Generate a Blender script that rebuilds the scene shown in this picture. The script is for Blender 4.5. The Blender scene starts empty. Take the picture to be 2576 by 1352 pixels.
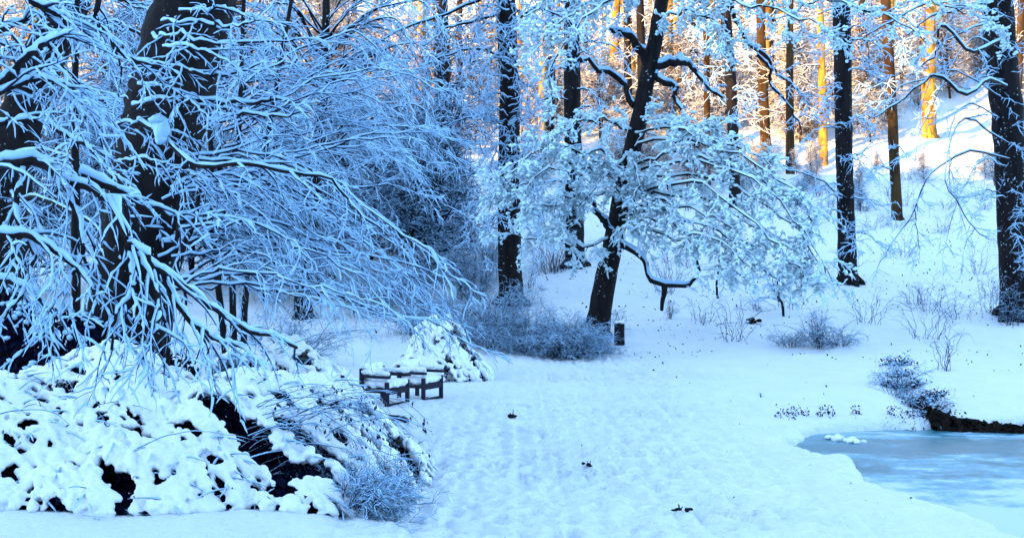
import bpy, math, random
import numpy as np

# ---------------------------------------------------------------- camera, light
SC = bpy.context.scene
COL = SC.collection
CW, CH, F, ZC = 2576.0, 1352.0, 2762.0, 2.4          # the photo's frame, focal length in its pixels, eye height
cam = bpy.data.cameras.new('camera')
cam.sensor_width = 36.0
cam.lens = 36.0 * F / CW
cam.clip_start, cam.clip_end = 0.1, 2000.0
camo = bpy.data.objects.new('camera', cam)
camo.location = (0, 0, ZC)
camo.rotation_euler = (math.radians(90), 0, 0)
COL.objects.link(camo)
SC.camera = camo

SUN_ELEV = math.radians(12.0)
SUN_TRAVEL = np.array([0.76, 0.65])                   # ground direction the sunlight travels in
SUN_TRAVEL = SUN_TRAVEL / np.linalg.norm(SUN_TRAVEL)
world = bpy.data.worlds.new('World')
SC.world = world
world.use_nodes = True
wn = world.node_tree
wn.nodes.clear()
sky = wn.nodes.new('ShaderNodeTexSky')
sky.sky_type = 'NISHITA'
sky.sun_disc = False
sky.sun_elevation = SUN_ELEV
# nishita: rotation 0 puts the sun at +Y, turning clockwise seen from above
sx, sy = -SUN_TRAVEL
sky.sun_rotation = math.atan2(sx, sy)
sky.air_density = 1.0
sky.dust_density = 0.3
sky.ozone_density = 3.0
hs = wn.nodes.new('ShaderNodeHueSaturation')
hs.inputs['Saturation'].default_value = 0.88
hs.inputs['Hue'].default_value = 0.495
bg = wn.nodes.new('ShaderNodeBackground')
bg.inputs['Strength'].default_value = 0.15
wo = wn.nodes.new('ShaderNodeOutputWorld')
wn.links.new(sky.outputs[0], hs.inputs['Color'])
wn.links.new(hs.outputs[0], bg.inputs['Color'])
wn.links.new(bg.outputs[0], wo.inputs['Surface'])

sun = bpy.data.lights.new('sun', 'SUN')
sun.energy = 2.9
sun.angle = math.radians(0.5)
sun.color = (1.0, 0.56, 0.17)
suno = bpy.data.objects.new('sun', sun)
d = (SUN_TRAVEL[0] * math.cos(SUN_ELEV), SUN_TRAVEL[1] * math.cos(SUN_ELEV), -math.sin(SUN_ELEV))
from mathutils import Vector
suno.rotation_euler = Vector(d).to_track_quat('-Z', 'Y').to_euler()
suno.location = (-30, -30, 40)
COL.objects.link(suno)
SC.view_settings.view_transform = 'Standard'
SC.view_settings.look = 'None'
SC.view_settings.gamma = 1.0
SC.view_settings.exposure = 2.74
SC.render.engine = 'CYCLES'
SC.cycles.max_bounces = 5
SC.cycles.diffuse_bounces = 1
SC.cycles.use_denoising = True

# ---------------------------------------------------------------- helpers
def W(x, y, Y):
    """the place at depth Y seen at (x, y) of the photo"""
    return np.array([(x - CW / 2) / F * Y, Y, ZC - (y - CH / 2) / F * Y])

def tag(o, label=None, cat=None, group=None, kind=None):
    if label: o['label'] = label
    if cat: o['category'] = cat
    if group: o['group'] = group
    if kind: o['kind'] = kind
    return o

def empty(name, loc, label=None, cat=None, group=None):
    o = bpy.data.objects.new(name, None)
    o.location = tuple(float(v) for v in loc)
    o.empty_display_size = 0.3
    COL.objects.link(o)
    return tag(o, label, cat, group)

class MB:
    """gathers quads / tris in numpy and links them as one mesh object"""
    def __init__(s):
        s.v, s.q, s.t, s.n = [], [], [], 0
    def add(s, v, q=None, t=None):
        v = np.asarray(v, float).reshape(-1, 3)
        if q is not None and len(q): s.q.append(np.asarray(q, np.int64) + s.n)
        if t is not None and len(t): s.t.append(np.asarray(t, np.int64) + s.n)
        s.v.append(v); s.n += len(v)
    def box(s, c, dx, dy, dz, size):
        """c centre, dx dy dz unit axes, size full lengths"""
        c = np.asarray(c, float)
        vs = []
        for k in (-.5, .5):
            for a, b in ((-.5, -.5), (.5, -.5), (.5, .5), (-.5, .5)):
                vs.append(c + dx * a * size[0] + dy * b * size[1] + dz * k * size[2])
        s.add(vs, [(3, 2, 1, 0), (4, 5, 6, 7), (0, 1, 5, 4), (1, 2, 6, 5), (2, 3, 7, 6), (3, 0, 4, 7)])
    def mesh(s, name, origin, smooth=True):
        me = bpy.data.meshes.new(name)
        v = np.concatenate(s.v) - np.asarray(origin, float)
        q = np.concatenate(s.q) if s.q else np.zeros((0, 4), np.int64)
        t = np.concatenate(s.t) if s.t else np.zeros((0, 3), np.int64)
        me.vertices.add(len(v)); me.vertices.foreach_set('co', v.astype(np.float32).ravel())
        nl = q.size + t.size
        me.loops.add(nl)
        me.loops.foreach_set('vertex_index', np.concatenate([q.ravel(), t.ravel()]).astype(np.int32))
        st = np.concatenate([np.arange(len(q)) * 4, q.size + np.arange(len(t)) * 3]).astype(np.int32)
        me.polygons.add(len(st)); me.polygons.foreach_set('loop_start', st)
        me.update(calc_edges=True)
        me.polygons.foreach_set('use_smooth', np.full(len(st), smooth))
        me.validate()
        return me
    def build(s, name, mat, parent=None, origin=None, smooth=True):
        if origin is None:
            origin = parent_loc(parent)
        me = s.mesh(name, origin, smooth)
        me.materials.append(mat)
        o = bpy.data.objects.new(name, me)
        if parent is None:
            o.location = tuple(float(a) for a in origin)
        else:
            o.parent = parent
        COL.objects.link(o)
        return o

def parent_loc(p):
    l = np.zeros(3)
    while p is not None:
        l = l + np.array(p.location); p = p.parent
    return l

def nrm(a):
    return a / np.maximum(np.linalg.norm(a, axis=-1, keepdims=True), 1e-9)

def tangents(P):
    T = np.empty_like(P)
    T[:, 1:-1] = P[:, 2:] - P[:, :-2]
    T[:, 0] = P[:, 1] - P[:, 0]
    T[:, -1] = P[:, -1] - P[:, -2]
    return nrm(T)

def tubes(mb, P, R, S=4, flat=None, rng=None, rough=0.0):
    N, K, _ = P.shape
    if N == 0: return
    T = tangents(P)
    m = np.abs(nrm(T.mean(1))[:, 2]) > 0.85
    ref = np.where(m[:, None], np.array([[1.0, 0, 0]]), np.array([[0, 0, 1.0]]))[:, None, :]
    U = nrm(np.cross(T, ref)); V = np.cross(T, U)
    a = np.arange(S) * 2 * math.pi / S + 0.4
    ca, sa = np.cos(a), np.sin(a)
    RR = R[:, :, None] * np.ones(S)
    if rough and rng is not None:
        RR = RR * (1 + rough * rng.uniform(-1, 1, RR.shape))
    vv = P[:, :, None, :] + RR[..., None] * (ca[None, None, :, None] * U[:, :, None, :] + sa[None, None, :, None] * V[:, :, None, :])
    base = (np.arange(N) * K * S)[:, None, None]
    i = np.arange(K - 1)[None, :, None] * S
    j = np.arange(S)[None, None, :]
    j2 = (j + 1) % S
    q = np.stack([base + i + j, base + i + S + j, base + i + S + j2, base + i + j2], -1).reshape(-1, 4)
    mb.add(vv.reshape(-1, 3), q)

def spline(pts, K):
    pts = np.asarray(pts, float)
    n = len(pts)
    if n == 2:
        t = np.linspace(0, 1, K)[:, None]
        return pts[0] * (1 - t) + pts[1] * t
    ext = np.vstack([2 * pts[0] - pts[1], pts, 2 * pts[-1] - pts[-2]])
    out = []
    for u in np.linspace(0, n - 1 - 1e-6, K):
        i = int(u); f = u - i
        p0, p1, p2, p3 = ext[i], ext[i + 1], ext[i + 2], ext[i + 3]
        out.append(0.5 * (2 * p1 + (p2 - p0) * f + (2 * p0 - 5 * p1 + 4 * p2 - p3) * f * f + (3 * p1 - p0 - 3 * p2 + p3) * f ** 3))
    return np.array(out)

def limb(pts, K, rng, wig=0.02):
    """control points (x, y, Y) of the photo to a wavering path in space"""
    P = spline([W(*p) for p in pts], K)
    L = np.linalg.norm(np.diff(P, axis=0), axis=1).sum()
    n = rng.normal(0, 1, (K, 3)); n[0] = 0
    n = (n + np.roll(n, 1, 0)) * 0.5
    return P + n * wig * min(L, 3) / 2

def sprout(P, R, rng, n, t0=0.15, t1=1.0, ang=(30, 60), length=(0.3, 0.7), taper=0.5, droop=0.2, flat=0.6, wig=0.25, K=6, r=None, rmin=0.0045, rratio=0.5, up=0.0):
    """n side shoots on each path of P (N, K, 3)"""
    N, KP, _ = P.shape
    if N == 0: return np.zeros((0, K, 3)), np.zeros((0, K))
    t = np.tile(np.linspace(t0, t1, n, endpoint=False)[None, :], (N, 1)) + rng.uniform(0, (t1 - t0) / n, (N, n))
    u = np.clip(t, 0, 0.999) * (KP - 1); i = u.astype(int); f = (u - i)[..., None]
    idx = np.arange(N)[:, None]
    p = P[idx, i] * (1 - f) + P[idx, i + 1] * f
    rp = R[idx, i]
    T = nrm(P[idx, i + 1] - P[idx, i])
    s = np.cross(T, np.array([0, 0, 1.0])); s = nrm(s + 1e-4)
    sgn = np.where((np.arange(n)[None, :] + rng.integers(0, 2, (N, 1))) % 2 == 0, 1.0, -1.0)[..., None]
    rnd = nrm(rng.normal(0, 1, (N, n, 3)))
    side = nrm(s * sgn * flat + rnd * (1 - flat) * 1.2)
    side = nrm(side - (side * T).sum(-1, keepdims=True) * T)
    a = np.radians(rng.uniform(ang[0], ang[1], (N, n)))[..., None]
    d = T * np.cos(a) + side * np.sin(a)
    d[..., 2] += up
    d = nrm(d)
    L = rng.uniform(length[0], length[1], (N, n)) * (1 - taper * t)
    M = N * n
    p = p.reshape(M, 3); d = d.reshape(M, 3); L = L.reshape(M)
    out = np.empty((M, K, 3)); out[:, 0] = p
    st = (L / (K - 1))[:, None]
    for k in range(1, K):
        d = d + rng.normal(0, wig, (M, 3)) * 0.5 + np.array([0, 0, -1.0]) * droop / (K - 1) * 2
        d = nrm(d)
        out[:, k] = out[:, k - 1] + d * st
    r0 = np.minimum(rp.reshape(M) * 0.7, L * 0.012 * rratio * 2 + rmin)
    tt = np.linspace(0, 1, K)[None, :]
    RR = np.maximum(r0[:, None] * (1 - 0.75 * tt), rmin * 0.6)
    return out, RR

def snow_on(mb, P, R, rng, thick, S=4, keep=1.0, clump=0.5, vert=0.35):
    if len(P) == 0: return
    if keep < 1:
        k = rng.random(len(P)) < keep
        P, R = P[k], R[k]
        if len(P) == 0: return
    N, K, _ = P.shape
    T = tangents(P)
    h = np.sqrt(np.clip(1 - T[..., 2] ** 2, 0, 1))
    h = vert + (1 - vert) * h
    t = np.linspace(0, 1, K)[None, :]
    nz = rng.uniform(1 - clump, 1 + clump, (N, K))
    nz = np.where(rng.random((N, K)) < .13, .12, nz)        # here and there the snow has dropped off
    rs = (thick * .86 * nz + R * 0.5) * h * (1 - 0.35 * t)
    rs[:, -1] *= 0.45
    c = P.copy()
    c[..., 2] += R * 0.95 + rs * 0.5
    c[:, 1:-1] += rng.normal(0, 1, (N, K - 2, 3)) * rs[:, 1:-1, None] * 0.18
    tubes(mb, c, rs, S)

def blobs(mb, C, r, rng, sub=1, squash=0.7):
    """small irregular snow clumps at C"""
    vs, fs = ICO[sub]
    N = len(C)
    nv = len(vs)
    s = r * rng.uniform(0.6, 1.5, (N, 1, 3)); s[..., 2] *= squash
    v = vs[None] * s * (1 + rng.uniform(-.2, .2, (N, nv, 1))) + C[:, None, :]
    f = (fs[None] + (np.arange(N) * nv)[:, None, None]).reshape(-1, 3)
    mb.add(v.reshape(-1, 3), t=f)

def ico(level):
    import bmesh
    bm = bmesh.new(); bmesh.ops.create_icosphere(bm, subdivisions=level, radius=1.0)
    v = np.array([x.co[:] for x in bm.verts]); f = np.array([[a.index for a in x.verts] for x in bm.faces])
    bm.free(); return v, f
ICO = {1: ico(1), 2: ico(2)}

def vnoise(x, y, seed=0):
    xi, yi = np.floor(x).astype(np.int64), np.floor(y).astype(np.int64)
    fx, fy = x - xi, y - yi
    fx = fx * fx * (3 - 2 * fx); fy = fy * fy * (3 - 2 * fy)
    def h(a, b):
        n = (a * 374761393 + b * 668265263 + seed * 1442695041) & 0xFFFFFFFF
        n = ((n ^ (n >> 13)) * 1274126177) & 0xFFFFFFFF
        return ((n ^ (n >> 16)) & 0xFFFF) / 65535.0
    return (h(xi, yi) * (1 - fx) + h(xi + 1, yi) * fx) * (1 - fy) + (h(xi, yi + 1) * (1 - fx) + h(xi + 1, yi + 1) * fx) * fy

# ---------------------------------------------------------------- materials
def mat(name, base, rough=0.8, noise=None, scale=8.0, bump=0.0, bscale=40.0, spec=0.3, stretch=None, detail=4, bdist=0.02):
    m = bpy.data.materials.new(name); m.use_nodes = True
    nt = m.node_tree; b = nt.nodes['Principled BSDF']
    b.inputs['Base Color'].default_value = (*base, 1)
    b.inputs['Roughness'].default_value = rough
    b.inputs['Specular IOR Level'].default_value = spec
    tc = nt.nodes.new('ShaderNodeTexCoord')
    mp = nt.nodes.new('ShaderNodeMapping'); nt.links.new(tc.outputs['Object'], mp.inputs['Vector'])
    if stretch: mp.inputs['Scale'].default_value = stretch
    if noise is not None:
        n = nt.nodes.new('ShaderNodeTexNoise'); n.inputs['Scale'].default_value = scale; n.inputs['Detail'].default_value = detail
        nt.links.new(mp.outputs[0], n.inputs['Vector'])
        r = nt.nodes.new('ShaderNodeValToRGB')
        r.color_ramp.elements[0].position = 0.35; r.color_ramp.elements[1].position = 0.65
        r.color_ramp.elements[0].color = (*base, 1); r.color_ramp.elements[1].color = (*noise, 1)
        nt.links.new(n.outputs['Fac'], r.inputs['Fac']); nt.links.new(r.outputs['Color'], b.inputs['Base Color'])
    if bump:
        n2 = nt.nodes.new('ShaderNodeTexNoise'); n2.inputs['Scale'].default_value = bscale; n2.inputs['Detail'].default_value = 7; n2.inputs['Roughness'].default_value = .62
        nt.links.new(mp.outputs[0], n2.inputs['Vector'])
        bp = nt.nodes.new('ShaderNodeBump'); bp.inputs['Strength'].default_value = bump; bp.inputs['Distance'].default_value = bdist
        nt.links.new(n2.outputs['Fac'], bp.inputs['Height']); nt.links.new(bp.outputs[0], b.inputs['Normal'])
    return m

def flecked(name, base, noise, snow, amount=0.62, scale=14.0):
    """bark with frost and snow crystals stuck in patches"""
    m = mat(name, base, 0.9, noise, 6.0, 0.8, 25.0, 0.15, (1, 1, 0.25))
    nt = m.node_tree; b = nt.nodes['Principled BSDF']
    src = b.inputs['Base Color'].links[0].from_socket
    tc = nt.nodes.new('ShaderNodeTexCoord')
    n = nt.nodes.new('ShaderNodeTexNoise'); n.inputs['Scale'].default_value = scale; n.inputs['Detail'].default_value = 2
    nt.links.new(tc.outputs['Object'], n.inputs['Vector'])
    r = nt.nodes.new('ShaderNodeValToRGB')
    r.color_ramp.elements[0].position = amount; r.color_ramp.elements[1].position = amount + 0.03
    n3 = nt.nodes.new('ShaderNodeTexNoise'); n3.inputs['Scale'].default_value = 1.3; n3.inputs['Detail'].default_value = 3
    nt.links.new(tc.outputs['Object'], n3.inputs['Vector'])
    ma = nt.nodes.new('ShaderNodeMath'); ma.operation = 'MULTIPLY_ADD'; ma.inputs[1].default_value = .5
    nt.links.new(n3.outputs['Fac'], ma.inputs[0]); nt.links.new(n.outputs['Fac'], ma.inputs[2])
    mb_ = nt.nodes.new('ShaderNodeMath'); mb_.operation = 'SUBTRACT'; mb_.inputs[1].default_value = .25
    nt.links.new(ma.outputs[0], mb_.inputs[0]); nt.links.new(mb_.outputs[0], r.inputs['Fac'])
    mx = nt.nodes.new('ShaderNodeMix'); mx.data_type = 'RGBA'
    nt.links.new(r.outputs['Color'], mx.inputs['Factor'])
    nt.links.new(src, mx.inputs[6]); mx.inputs[7].default_value = (*snow, 1)
    nt.links.new(mx.outputs[2], b.inputs['Base Color'])
    return m

SNOWC = (0.80, 0.88, 0.94)
M = {
    'snow': mat('snow', SNOWC, 0.65, (0.84, 0.90, 0.95), 3.0, 0.35, 30.0, 0.25),
    'ground': mat('ground_snow', (0.82, 0.89, 0.94), 0.7, (0.78, 0.86, 0.93), 1.2, 1.0, 9.0, 0.2, bdist=0.08),
    'shade_tinted_twig_snow': mat('shade_tinted_twig_snow', (0.42, 0.68, 0.93), 0.7, None, spec=0.2),  # snow copy with the boughs' blue shade put into its base colour
    'froth_snow': mat('froth_snow', (0.62, 0.85, 0.96), 0.7, None, spec=0.2),  # lighter copy of that snow for the less shaded crown
    'slope_snow': mat('slope_snow', (0.78, 0.82, 0.86), 0.8, None, spec=0.1),
    'bark': flecked('dark_bark', (0.006, 0.005, 0.006), (0.016, 0.013, 0.014), (0.45, 0.6, 0.7), 0.70, 15.0),
    'bark_plain': mat('wet_bark', (0.006, 0.005, 0.007), 0.85, (0.018, 0.014, 0.014), 10, 0.8, 30, 0.15, (1, 1, 0.3)),
    'twig': mat('dark_twig', (0.012, 0.014, 0.035), 0.85, spec=0.15),
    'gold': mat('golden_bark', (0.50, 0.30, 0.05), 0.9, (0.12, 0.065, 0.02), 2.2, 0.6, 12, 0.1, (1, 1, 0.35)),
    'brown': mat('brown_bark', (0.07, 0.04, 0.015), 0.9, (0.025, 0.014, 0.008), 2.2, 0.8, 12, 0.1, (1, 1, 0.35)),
    'brown_twig': mat('brown_twig', (0.09, 0.035, 0.015), 0.9, spec=0.1),
    'leaf': mat('dead_leaf', (0.030, 0.010, 0.022), 0.8, (0.015, 0.008, 0.02), 30, spec=0.2),
    'evergreen': mat('evergreen_leaf', (0.003, 0.004, 0.018), 0.9, (0.006, 0.008, 0.03), 30, spec=0.08),
    'earth': mat('wet_earth', (0.008, 0.006, 0.006), 0.9, (0.02, 0.014, 0.010), 8, 1.0, 12, 0.1),
    'wood': mat('weathered_wood', (0.010, 0.010, 0.022), 0.8, (0.022, 0.020, 0.035), 20, 0.4, 40, 0.2, (0.2, 1, 1)),
    'dusted_wood': mat('frosted_wood', (0.03, 0.05, 0.12), 0.8, (0.6, 0.7, 0.8), 24, 0.4, 40, 0.2),
}

# ---------------------------------------------------------------- terrain
ICE_Z = -0.22
def WZ(x, y, z):
    Y = F * (ZC - z) / (y - CH / 2)
    return ((x - CW / 2) / F * Y, Y)
pond_px = [(1972, 1104), (2010, 1116), (2052, 1138), (2100, 1146), (2140, 1150), (2168, 1172), (2195, 1196), (2250, 1222), (2330, 1250), (2420, 1282), (2500, 1308), (2600, 1352)]
pond = [WZ(x, y, -0.07) for x, y in pond_px]
pond += [(7.5, 9.3), (12.0, 8.0), (30.0, 9.0), (32.0, 20.0)]
pond += [WZ(x, y, ICE_Z) for x, y in [(2900, 1092), (2700, 1088), (2576, 1085), (2460, 1082), (2370, 1078), (2330, 1079), (2240, 1082), (2150, 1086), (2050, 1092)]]
pond = np.array(pond)

def pond_sd(x, y):
    """signed distance to the pond outline, negative inside"""
    d = np.full(x.shape, 1e9); ins = np.zeros(x.shape, bool)
    n = len(pond)
    for i in range(n):
        a, b = pond[i], pond[(i + 1) % n]
        e = b - a
        wx, wy = x - a[0], y - a[1]
        t = np.clip((wx * e[0] + wy * e[1]) / (e @ e), 0, 1)
        d = np.minimum(d, (wx - e[0] * t) ** 2 + (wy - e[1] * t) ** 2)
        c = ((a[1] > y) != (b[1] > y)) & (x < (b[0] - a[0]) * (y - a[1]) / (b[1] - a[1] + 1e-12) + a[0])
        ins ^= c
    d = np.sqrt(d)
    return np.where(ins, -d, d)

KY = [-260, -140, -75, -60, -35, -10, 8, 30, 33, 36, 38, 42, 46, 55, 60, 75, 120, 150, 260, 600]
KZ = [46, 46, 44.0, 38, 12, 0.6, 0.0, 0.1, 0.38, 0.85, 1.15, 1.8, 2.5, 4.8, 6.3, 10.5, 27, 42, 58, 80]  # first knots raise the unseen hill that blocks the sun
def ground(x, y, fine=True):
    x = np.asarray(x, float); y = np.asarray(y, float)
    z = np.interp(y, KY, KZ)
    w = np.clip((y - 34) / 30, 0, 1)
    z = z + w * (vnoise(x / 9, y / 9, 3) - 0.5) * 1.6 + w * (vnoise(x / 3, y / 3, 4) - 0.5) * 0.45
    z = z + np.clip((-x - 5) / 8, 0, 1) * np.clip((y - 22) / 12, 0, 1) * 0.5
    far = np.clip((np.abs(x) - 20) / 30, 0, 1) * np.clip((y - 5) / 20, 0, 1) * 2.0
    z = z + far
    shade_ridge = np.clip((-y - 50) / 20, 0, 1)  # unseen hill behind the camera, added and shaped to shade the foreground
    z = z + shade_ridge * (7.0 + (vnoise(x / 14, y / 60, 8) - 0.5) * 7 + (vnoise(x / 3.5, y / 60, 9) - 0.5) * 9 + 2.5 * np.clip((-x - 128) / 14, 0, 1))
    if fine:
        near = np.clip((60 - y) / 25, 0, 1)
        z = z + near * ((vnoise(x / 1.6, y / 1.6, 11) - .5) * .13 + (vnoise(x / .45, y / .45, 12) - .5) * .045 + (vnoise(x / .2, y / .2, 13) - .5) * .02)
        # trodden path from the lower edge up past the benches
        pc = np.interp(y, [9, 14, 20, 26, 31, 36], [0.8, 0.6, 1.2, 2.4, 1.2, -4.0])
        tr = np.exp(-((x - pc) / 2.1) ** 2) * np.clip((34 - y) / 5, 0, 1)
        foot = vnoise(x / .22 + 5, y / .34, 21) * .6 + vnoise(x / .11, y / .16, 22) * .4
        z = z - tr * (0.04 + 0.05 * foot)
        for sx_, sy_, sd_, dep in ((.36, .42, 51, .06), (.25, .29, 61, .05), (.17, .19, 71, .04)):
            ci, cj = np.floor(x / sx_), np.floor(y / sy_)
            jx, jy, ja, jk = (vnoise(ci, cj, sd_ + q) for q in range(4))
            ux, uy = x - (ci + .3 + .4 * jx) * sx_, y - (cj + .35 + .3 * jy) * sy_
            an = (ja - .5) * 1.6; vx, vy = ux * np.cos(an) - uy * np.sin(an), ux * np.sin(an) + uy * np.cos(an)
            q = np.sqrt((vx / (sx_ * .24)) ** 2 + (vy / (sy_ * .42)) ** 2)
            pit = np.clip((1.15 - q) / .4, 0, 1) * (jk > .30)
            z = z - np.clip(tr * 1.5, 0.10, 1) * dep * .8 * pit * near * (.4 + 1.2 * vnoise(x / 1.1, y / 1.1, 88)) * (np.abs(x) < 12)
    z = z + .16 * np.exp(-((x + 4.4) / 2.3) ** 2 - ((y - 9.9) / .6) ** 2) + .12 * np.exp(-((x + 2.3) / .9) ** 2 - ((y - 10.2) / .5) ** 2)
    sd = pond_sd(x, y)
    sd = sd + (vnoise(x / .55, y / .55, 91) - .5) * .14 + (vnoise(x / .17, y / .17, 92) - .5) * .13
    b = np.clip(sd / 0.22, 0, 1); b = np.sqrt(np.clip(1 - (1 - b) ** 2, 0, 1))
    mask = (y > 5) & (y < 40)
    zz = np.where(sd < 0, ICE_Z - 0.35, (ICE_Z - 0.08) * (1 - b) + z * b)
    # the ground sinks gently to the water over a few metres
    dip = np.exp(-np.clip(sd, 0, 50) / 1.4) * 0.07
    zz = np.where(sd >= 0, zz - dip * b, zz)
    # little ditch that feeds the pond at its far corner
    dx, dy = WZ(2330, 1050, -0.2)
    ex, ey = WZ(2240, 935, 0.1)
    t = np.clip(((x - dx) * (ex - dx) + (y - dy) * (ey - dy)) / ((ex - dx) ** 2 + (ey - dy) ** 2), 0, 1)
    dd = np.hypot(x - dx - t * (ex - dx), y - dy - t * (ey - dy))
    zz = zz - np.where(sd > 0.2, np.exp(-(dd / 0.5) ** 2) * 0.30 * (1 - t * .6), 0)
    return np.where(mask, zz, z)

def gz(x, y):
    return float(ground(np.array([float(x)]), np.array([float(y)]))[0])

def on(x, y):
    """where the line of sight through (x, y) meets the snow"""
    Y = np.arange(8.5, 150, .05); P = np.stack([(x - CW / 2) / F * Y, Y, ZC - (y - CH / 2) / F * Y], 1)
    k = np.argmax(P[:, 2] <= ground(P[:, 0], Y)); return P[k, 0], P[k, 1]

def axis(parts):
    out = []
    for a, b, s in parts:
        out.append(np.arange(a, b, s))
    return np.concatenate(out + [np.array([parts[-1][1]])])
gx = axis([(-400, -220, 12), (-220, -60, 1.6), (-60, -16, 1.0), (-16, -4, 0.09), (-4, 7, 0.045), (7, 14, 0.07), (14, 60, 0.6), (60, 400, 12)])
gy = axis([(-260, -80, 12), (-80, -50, 1.2), (-50, 6, 2), (6, 9, .2), (9, 19, 0.05), (19, 24, 0.075), (24, 46, 0.14), (46, 90, 0.6), (90, 160, 2), (160, 600, 15)])
X, Yg = np.meshgrid(gx, gy)
Z = ground(X, Yg)
nx, ny = len(gx), len(gy)
g = MB()
i = (np.arange(ny - 1)[:, None] * nx + np.arange(nx - 1)[None, :]).ravel()
g.add(np.stack([X.ravel(), Yg.ravel(), Z.ravel()], 1), np.stack([i, i + 1, i + nx + 1, i + nx], 1))
terrain = g.build('snowy_ground', M['ground'], None, (0, 0, 0))
tag(terrain, 'snow covered ground with a trodden path, rising to a wooded slope', kind='structure')

# frozen pond: an ice sheet, partly snowed over
def ice_mat():
    m = bpy.data.materials.new('pond_ice'); m.use_nodes = True
    nt = m.node_tree; b = nt.nodes['Principled BSDF']
    tc = nt.nodes.new('ShaderNodeTexCoord'); mp = nt.nodes.new('ShaderNodeMapping')
    nt.links.new(tc.outputs['Object'], mp.inputs['Vector']); mp.inputs['Scale'].default_value = (0.5, 0.9, 1)
    n = nt.nodes.new('ShaderNodeTexNoise'); n.inputs['Scale'].default_value = 1.3; n.inputs['Detail'].default_value = 10; n.inputs['Roughness'].default_value = .62
    nt.links.new(mp.outputs[0], n.inputs['Vector'])
    # snow cover grows towards the near right part of the pond
    sp = nt.nodes.new('ShaderNodeSeparateXYZ'); nt.links.new(tc.outputs['Object'], sp.inputs[0])
    g1 = nt.nodes.new('ShaderNodeMapRange'); g1.inputs[1].default_value = 14.2; g1.inputs[2].default_value = 11.2
    g1.inputs[3].default_value = -0.12; g1.inputs[4].default_value = 0.42
    nt.links.new(sp.outputs[1], g1.inputs[0])
    nn_ = nt.nodes.new('ShaderNodeMath'); nn_.operation = 'MULTIPLY_ADD'; nn_.inputs[1].default_value = 1.7; nn_.inputs[2].default_value = -.33
    nt.links.new(n.outputs['Fac'], nn_.inputs[0])
    nf = nt.nodes.new('ShaderNodeTexNoise'); nf.inputs['Scale'].default_value = 7; nf.inputs['Detail'].default_value = 8; nf.inputs['Roughness'].default_value = .7
    nt.links.new(tc.outputs['Object'], nf.inputs['Vector'])
    nm = nt.nodes.new('ShaderNodeMath'); nm.operation = 'MULTIPLY_ADD'; nm.inputs[1].default_value = .6
    nt.links.new(nf.outputs['Fac'], nm.inputs[0]); nt.links.new(nn_.outputs[0], nm.inputs[2])
    nn_ = nt.nodes.new('ShaderNodeMath'); nn_.operation = 'SUBTRACT'; nn_.inputs[1].default_value = .30
    nt.links.new(nm.outputs[0], nn_.inputs[0])
    ad = nt.nodes.new('ShaderNodeMath'); ad.operation = 'ADD'
    nt.links.new(nn_.outputs[0], ad.inputs[0]); nt.links.new(g1.outputs[0], ad.inputs[1])
    r = nt.nodes.new('ShaderNodeValToRGB')
    e = r.color_ramp.elements
    e[0].position = 0.36; e[0].color = (0.04, 0.20, 0.25, 1)
    e[1].position = 0.70; e[1].color = (0.56, 0.68, 0.88, 1)
    k = e.new(0.50); k.color = (0.17, 0.38, 0.46, 1)
    nt.links.new(ad.outputs[0], r.inputs['Fac']); nt.links.new(r.outputs['Color'], b.inputs['Base Color'])
    r2 = nt.nodes.new('ShaderNodeMapRange'); r2.inputs[1].default_value = .4; r2.inputs[2].default_value = .65; r2.inputs[3].default_value = .3; r2.inputs[4].default_value = .8
    nt.links.new(ad.outputs[0], r2.inputs[0]); nt.links.new(r2.outputs[0], b.inputs['Roughness'])
    bp = nt.nodes.new('ShaderNodeBump'); bp.inputs['Strength'].default_value = .35; bp.inputs['Distance'].default_value = .04
    nt.links.new(ad.outputs[0], bp.inputs['Height']); nt.links.new(bp.outputs[0], b.inputs['Normal'])
    return m
ice = MB()
ice.add([(3, 7, ICE_Z), (45, 7, ICE_Z), (45, 24, ICE_Z), (3, 24, ICE_Z)], [(0, 1, 2, 3)])
tag(ice.build('frozen_pond', ice_mat(), None, (0, 0, 0)), 'frozen teal pond partly covered by snow', kind='structure')

# ---------------------------------------------------------------- trees
def trunk_mesh(parent, pts, rad, rng, m, name='trunk', S=14, K=24, flare=1.5, wig=0.006, snowside=None):
    P = limb(pts, K, rng, wig)
    r = np.interp(np.linspace(0, 1, K), np.linspace(0, 1, len(rad)), rad)
    P[0, 2] = min(P[0, 2], P[0, 2])
    t = np.linspace(0, 1, K)
    r = r * (1 + (flare - 1) * np.exp(-t * K / 1.3))
    mb = MB(); tubes(mb, P[None], r[None], S, rng=rng, rough=0.05)
    if flare > 1.2:      # root toes
        b = P[0]; L = []
        for k in range(5):
            a = k * 1.257 + rng.uniform(-.3, .3)
            dd = np.array([math.cos(a), math.sin(a), 0])
            o = b + np.array([0, 0, .45 + r[0] * .5])
            L.append(np.array([o + dd * r[2] * .5, o + dd * r[0] * .9 + [0, 0, -.25], o + dd * r[0] * 1.12 + [0, 0, -.5], o + dd * r[0] * 1.3 + [0, 0, -.85]]))
        L = np.array(L); tubes(mb, L, np.tile(r[0] * np.array([.3, .24, .15, .05]), (5, 1)), 6)
    mb.build(name, m, parent)
    return P, r

def based(pts):
    """put a trunk's first point just under the snow"""
    x, y, Y = pts[0]
    b = W(x, y, Y)
    z = gz(b[0], Y) - 0.45
    ynew = CH / 2 + (ZC - z) / Y * F
    return [(x, ynew, Y)] + [p for p in pts[1:] if p[1] < ynew - 5]

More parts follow.
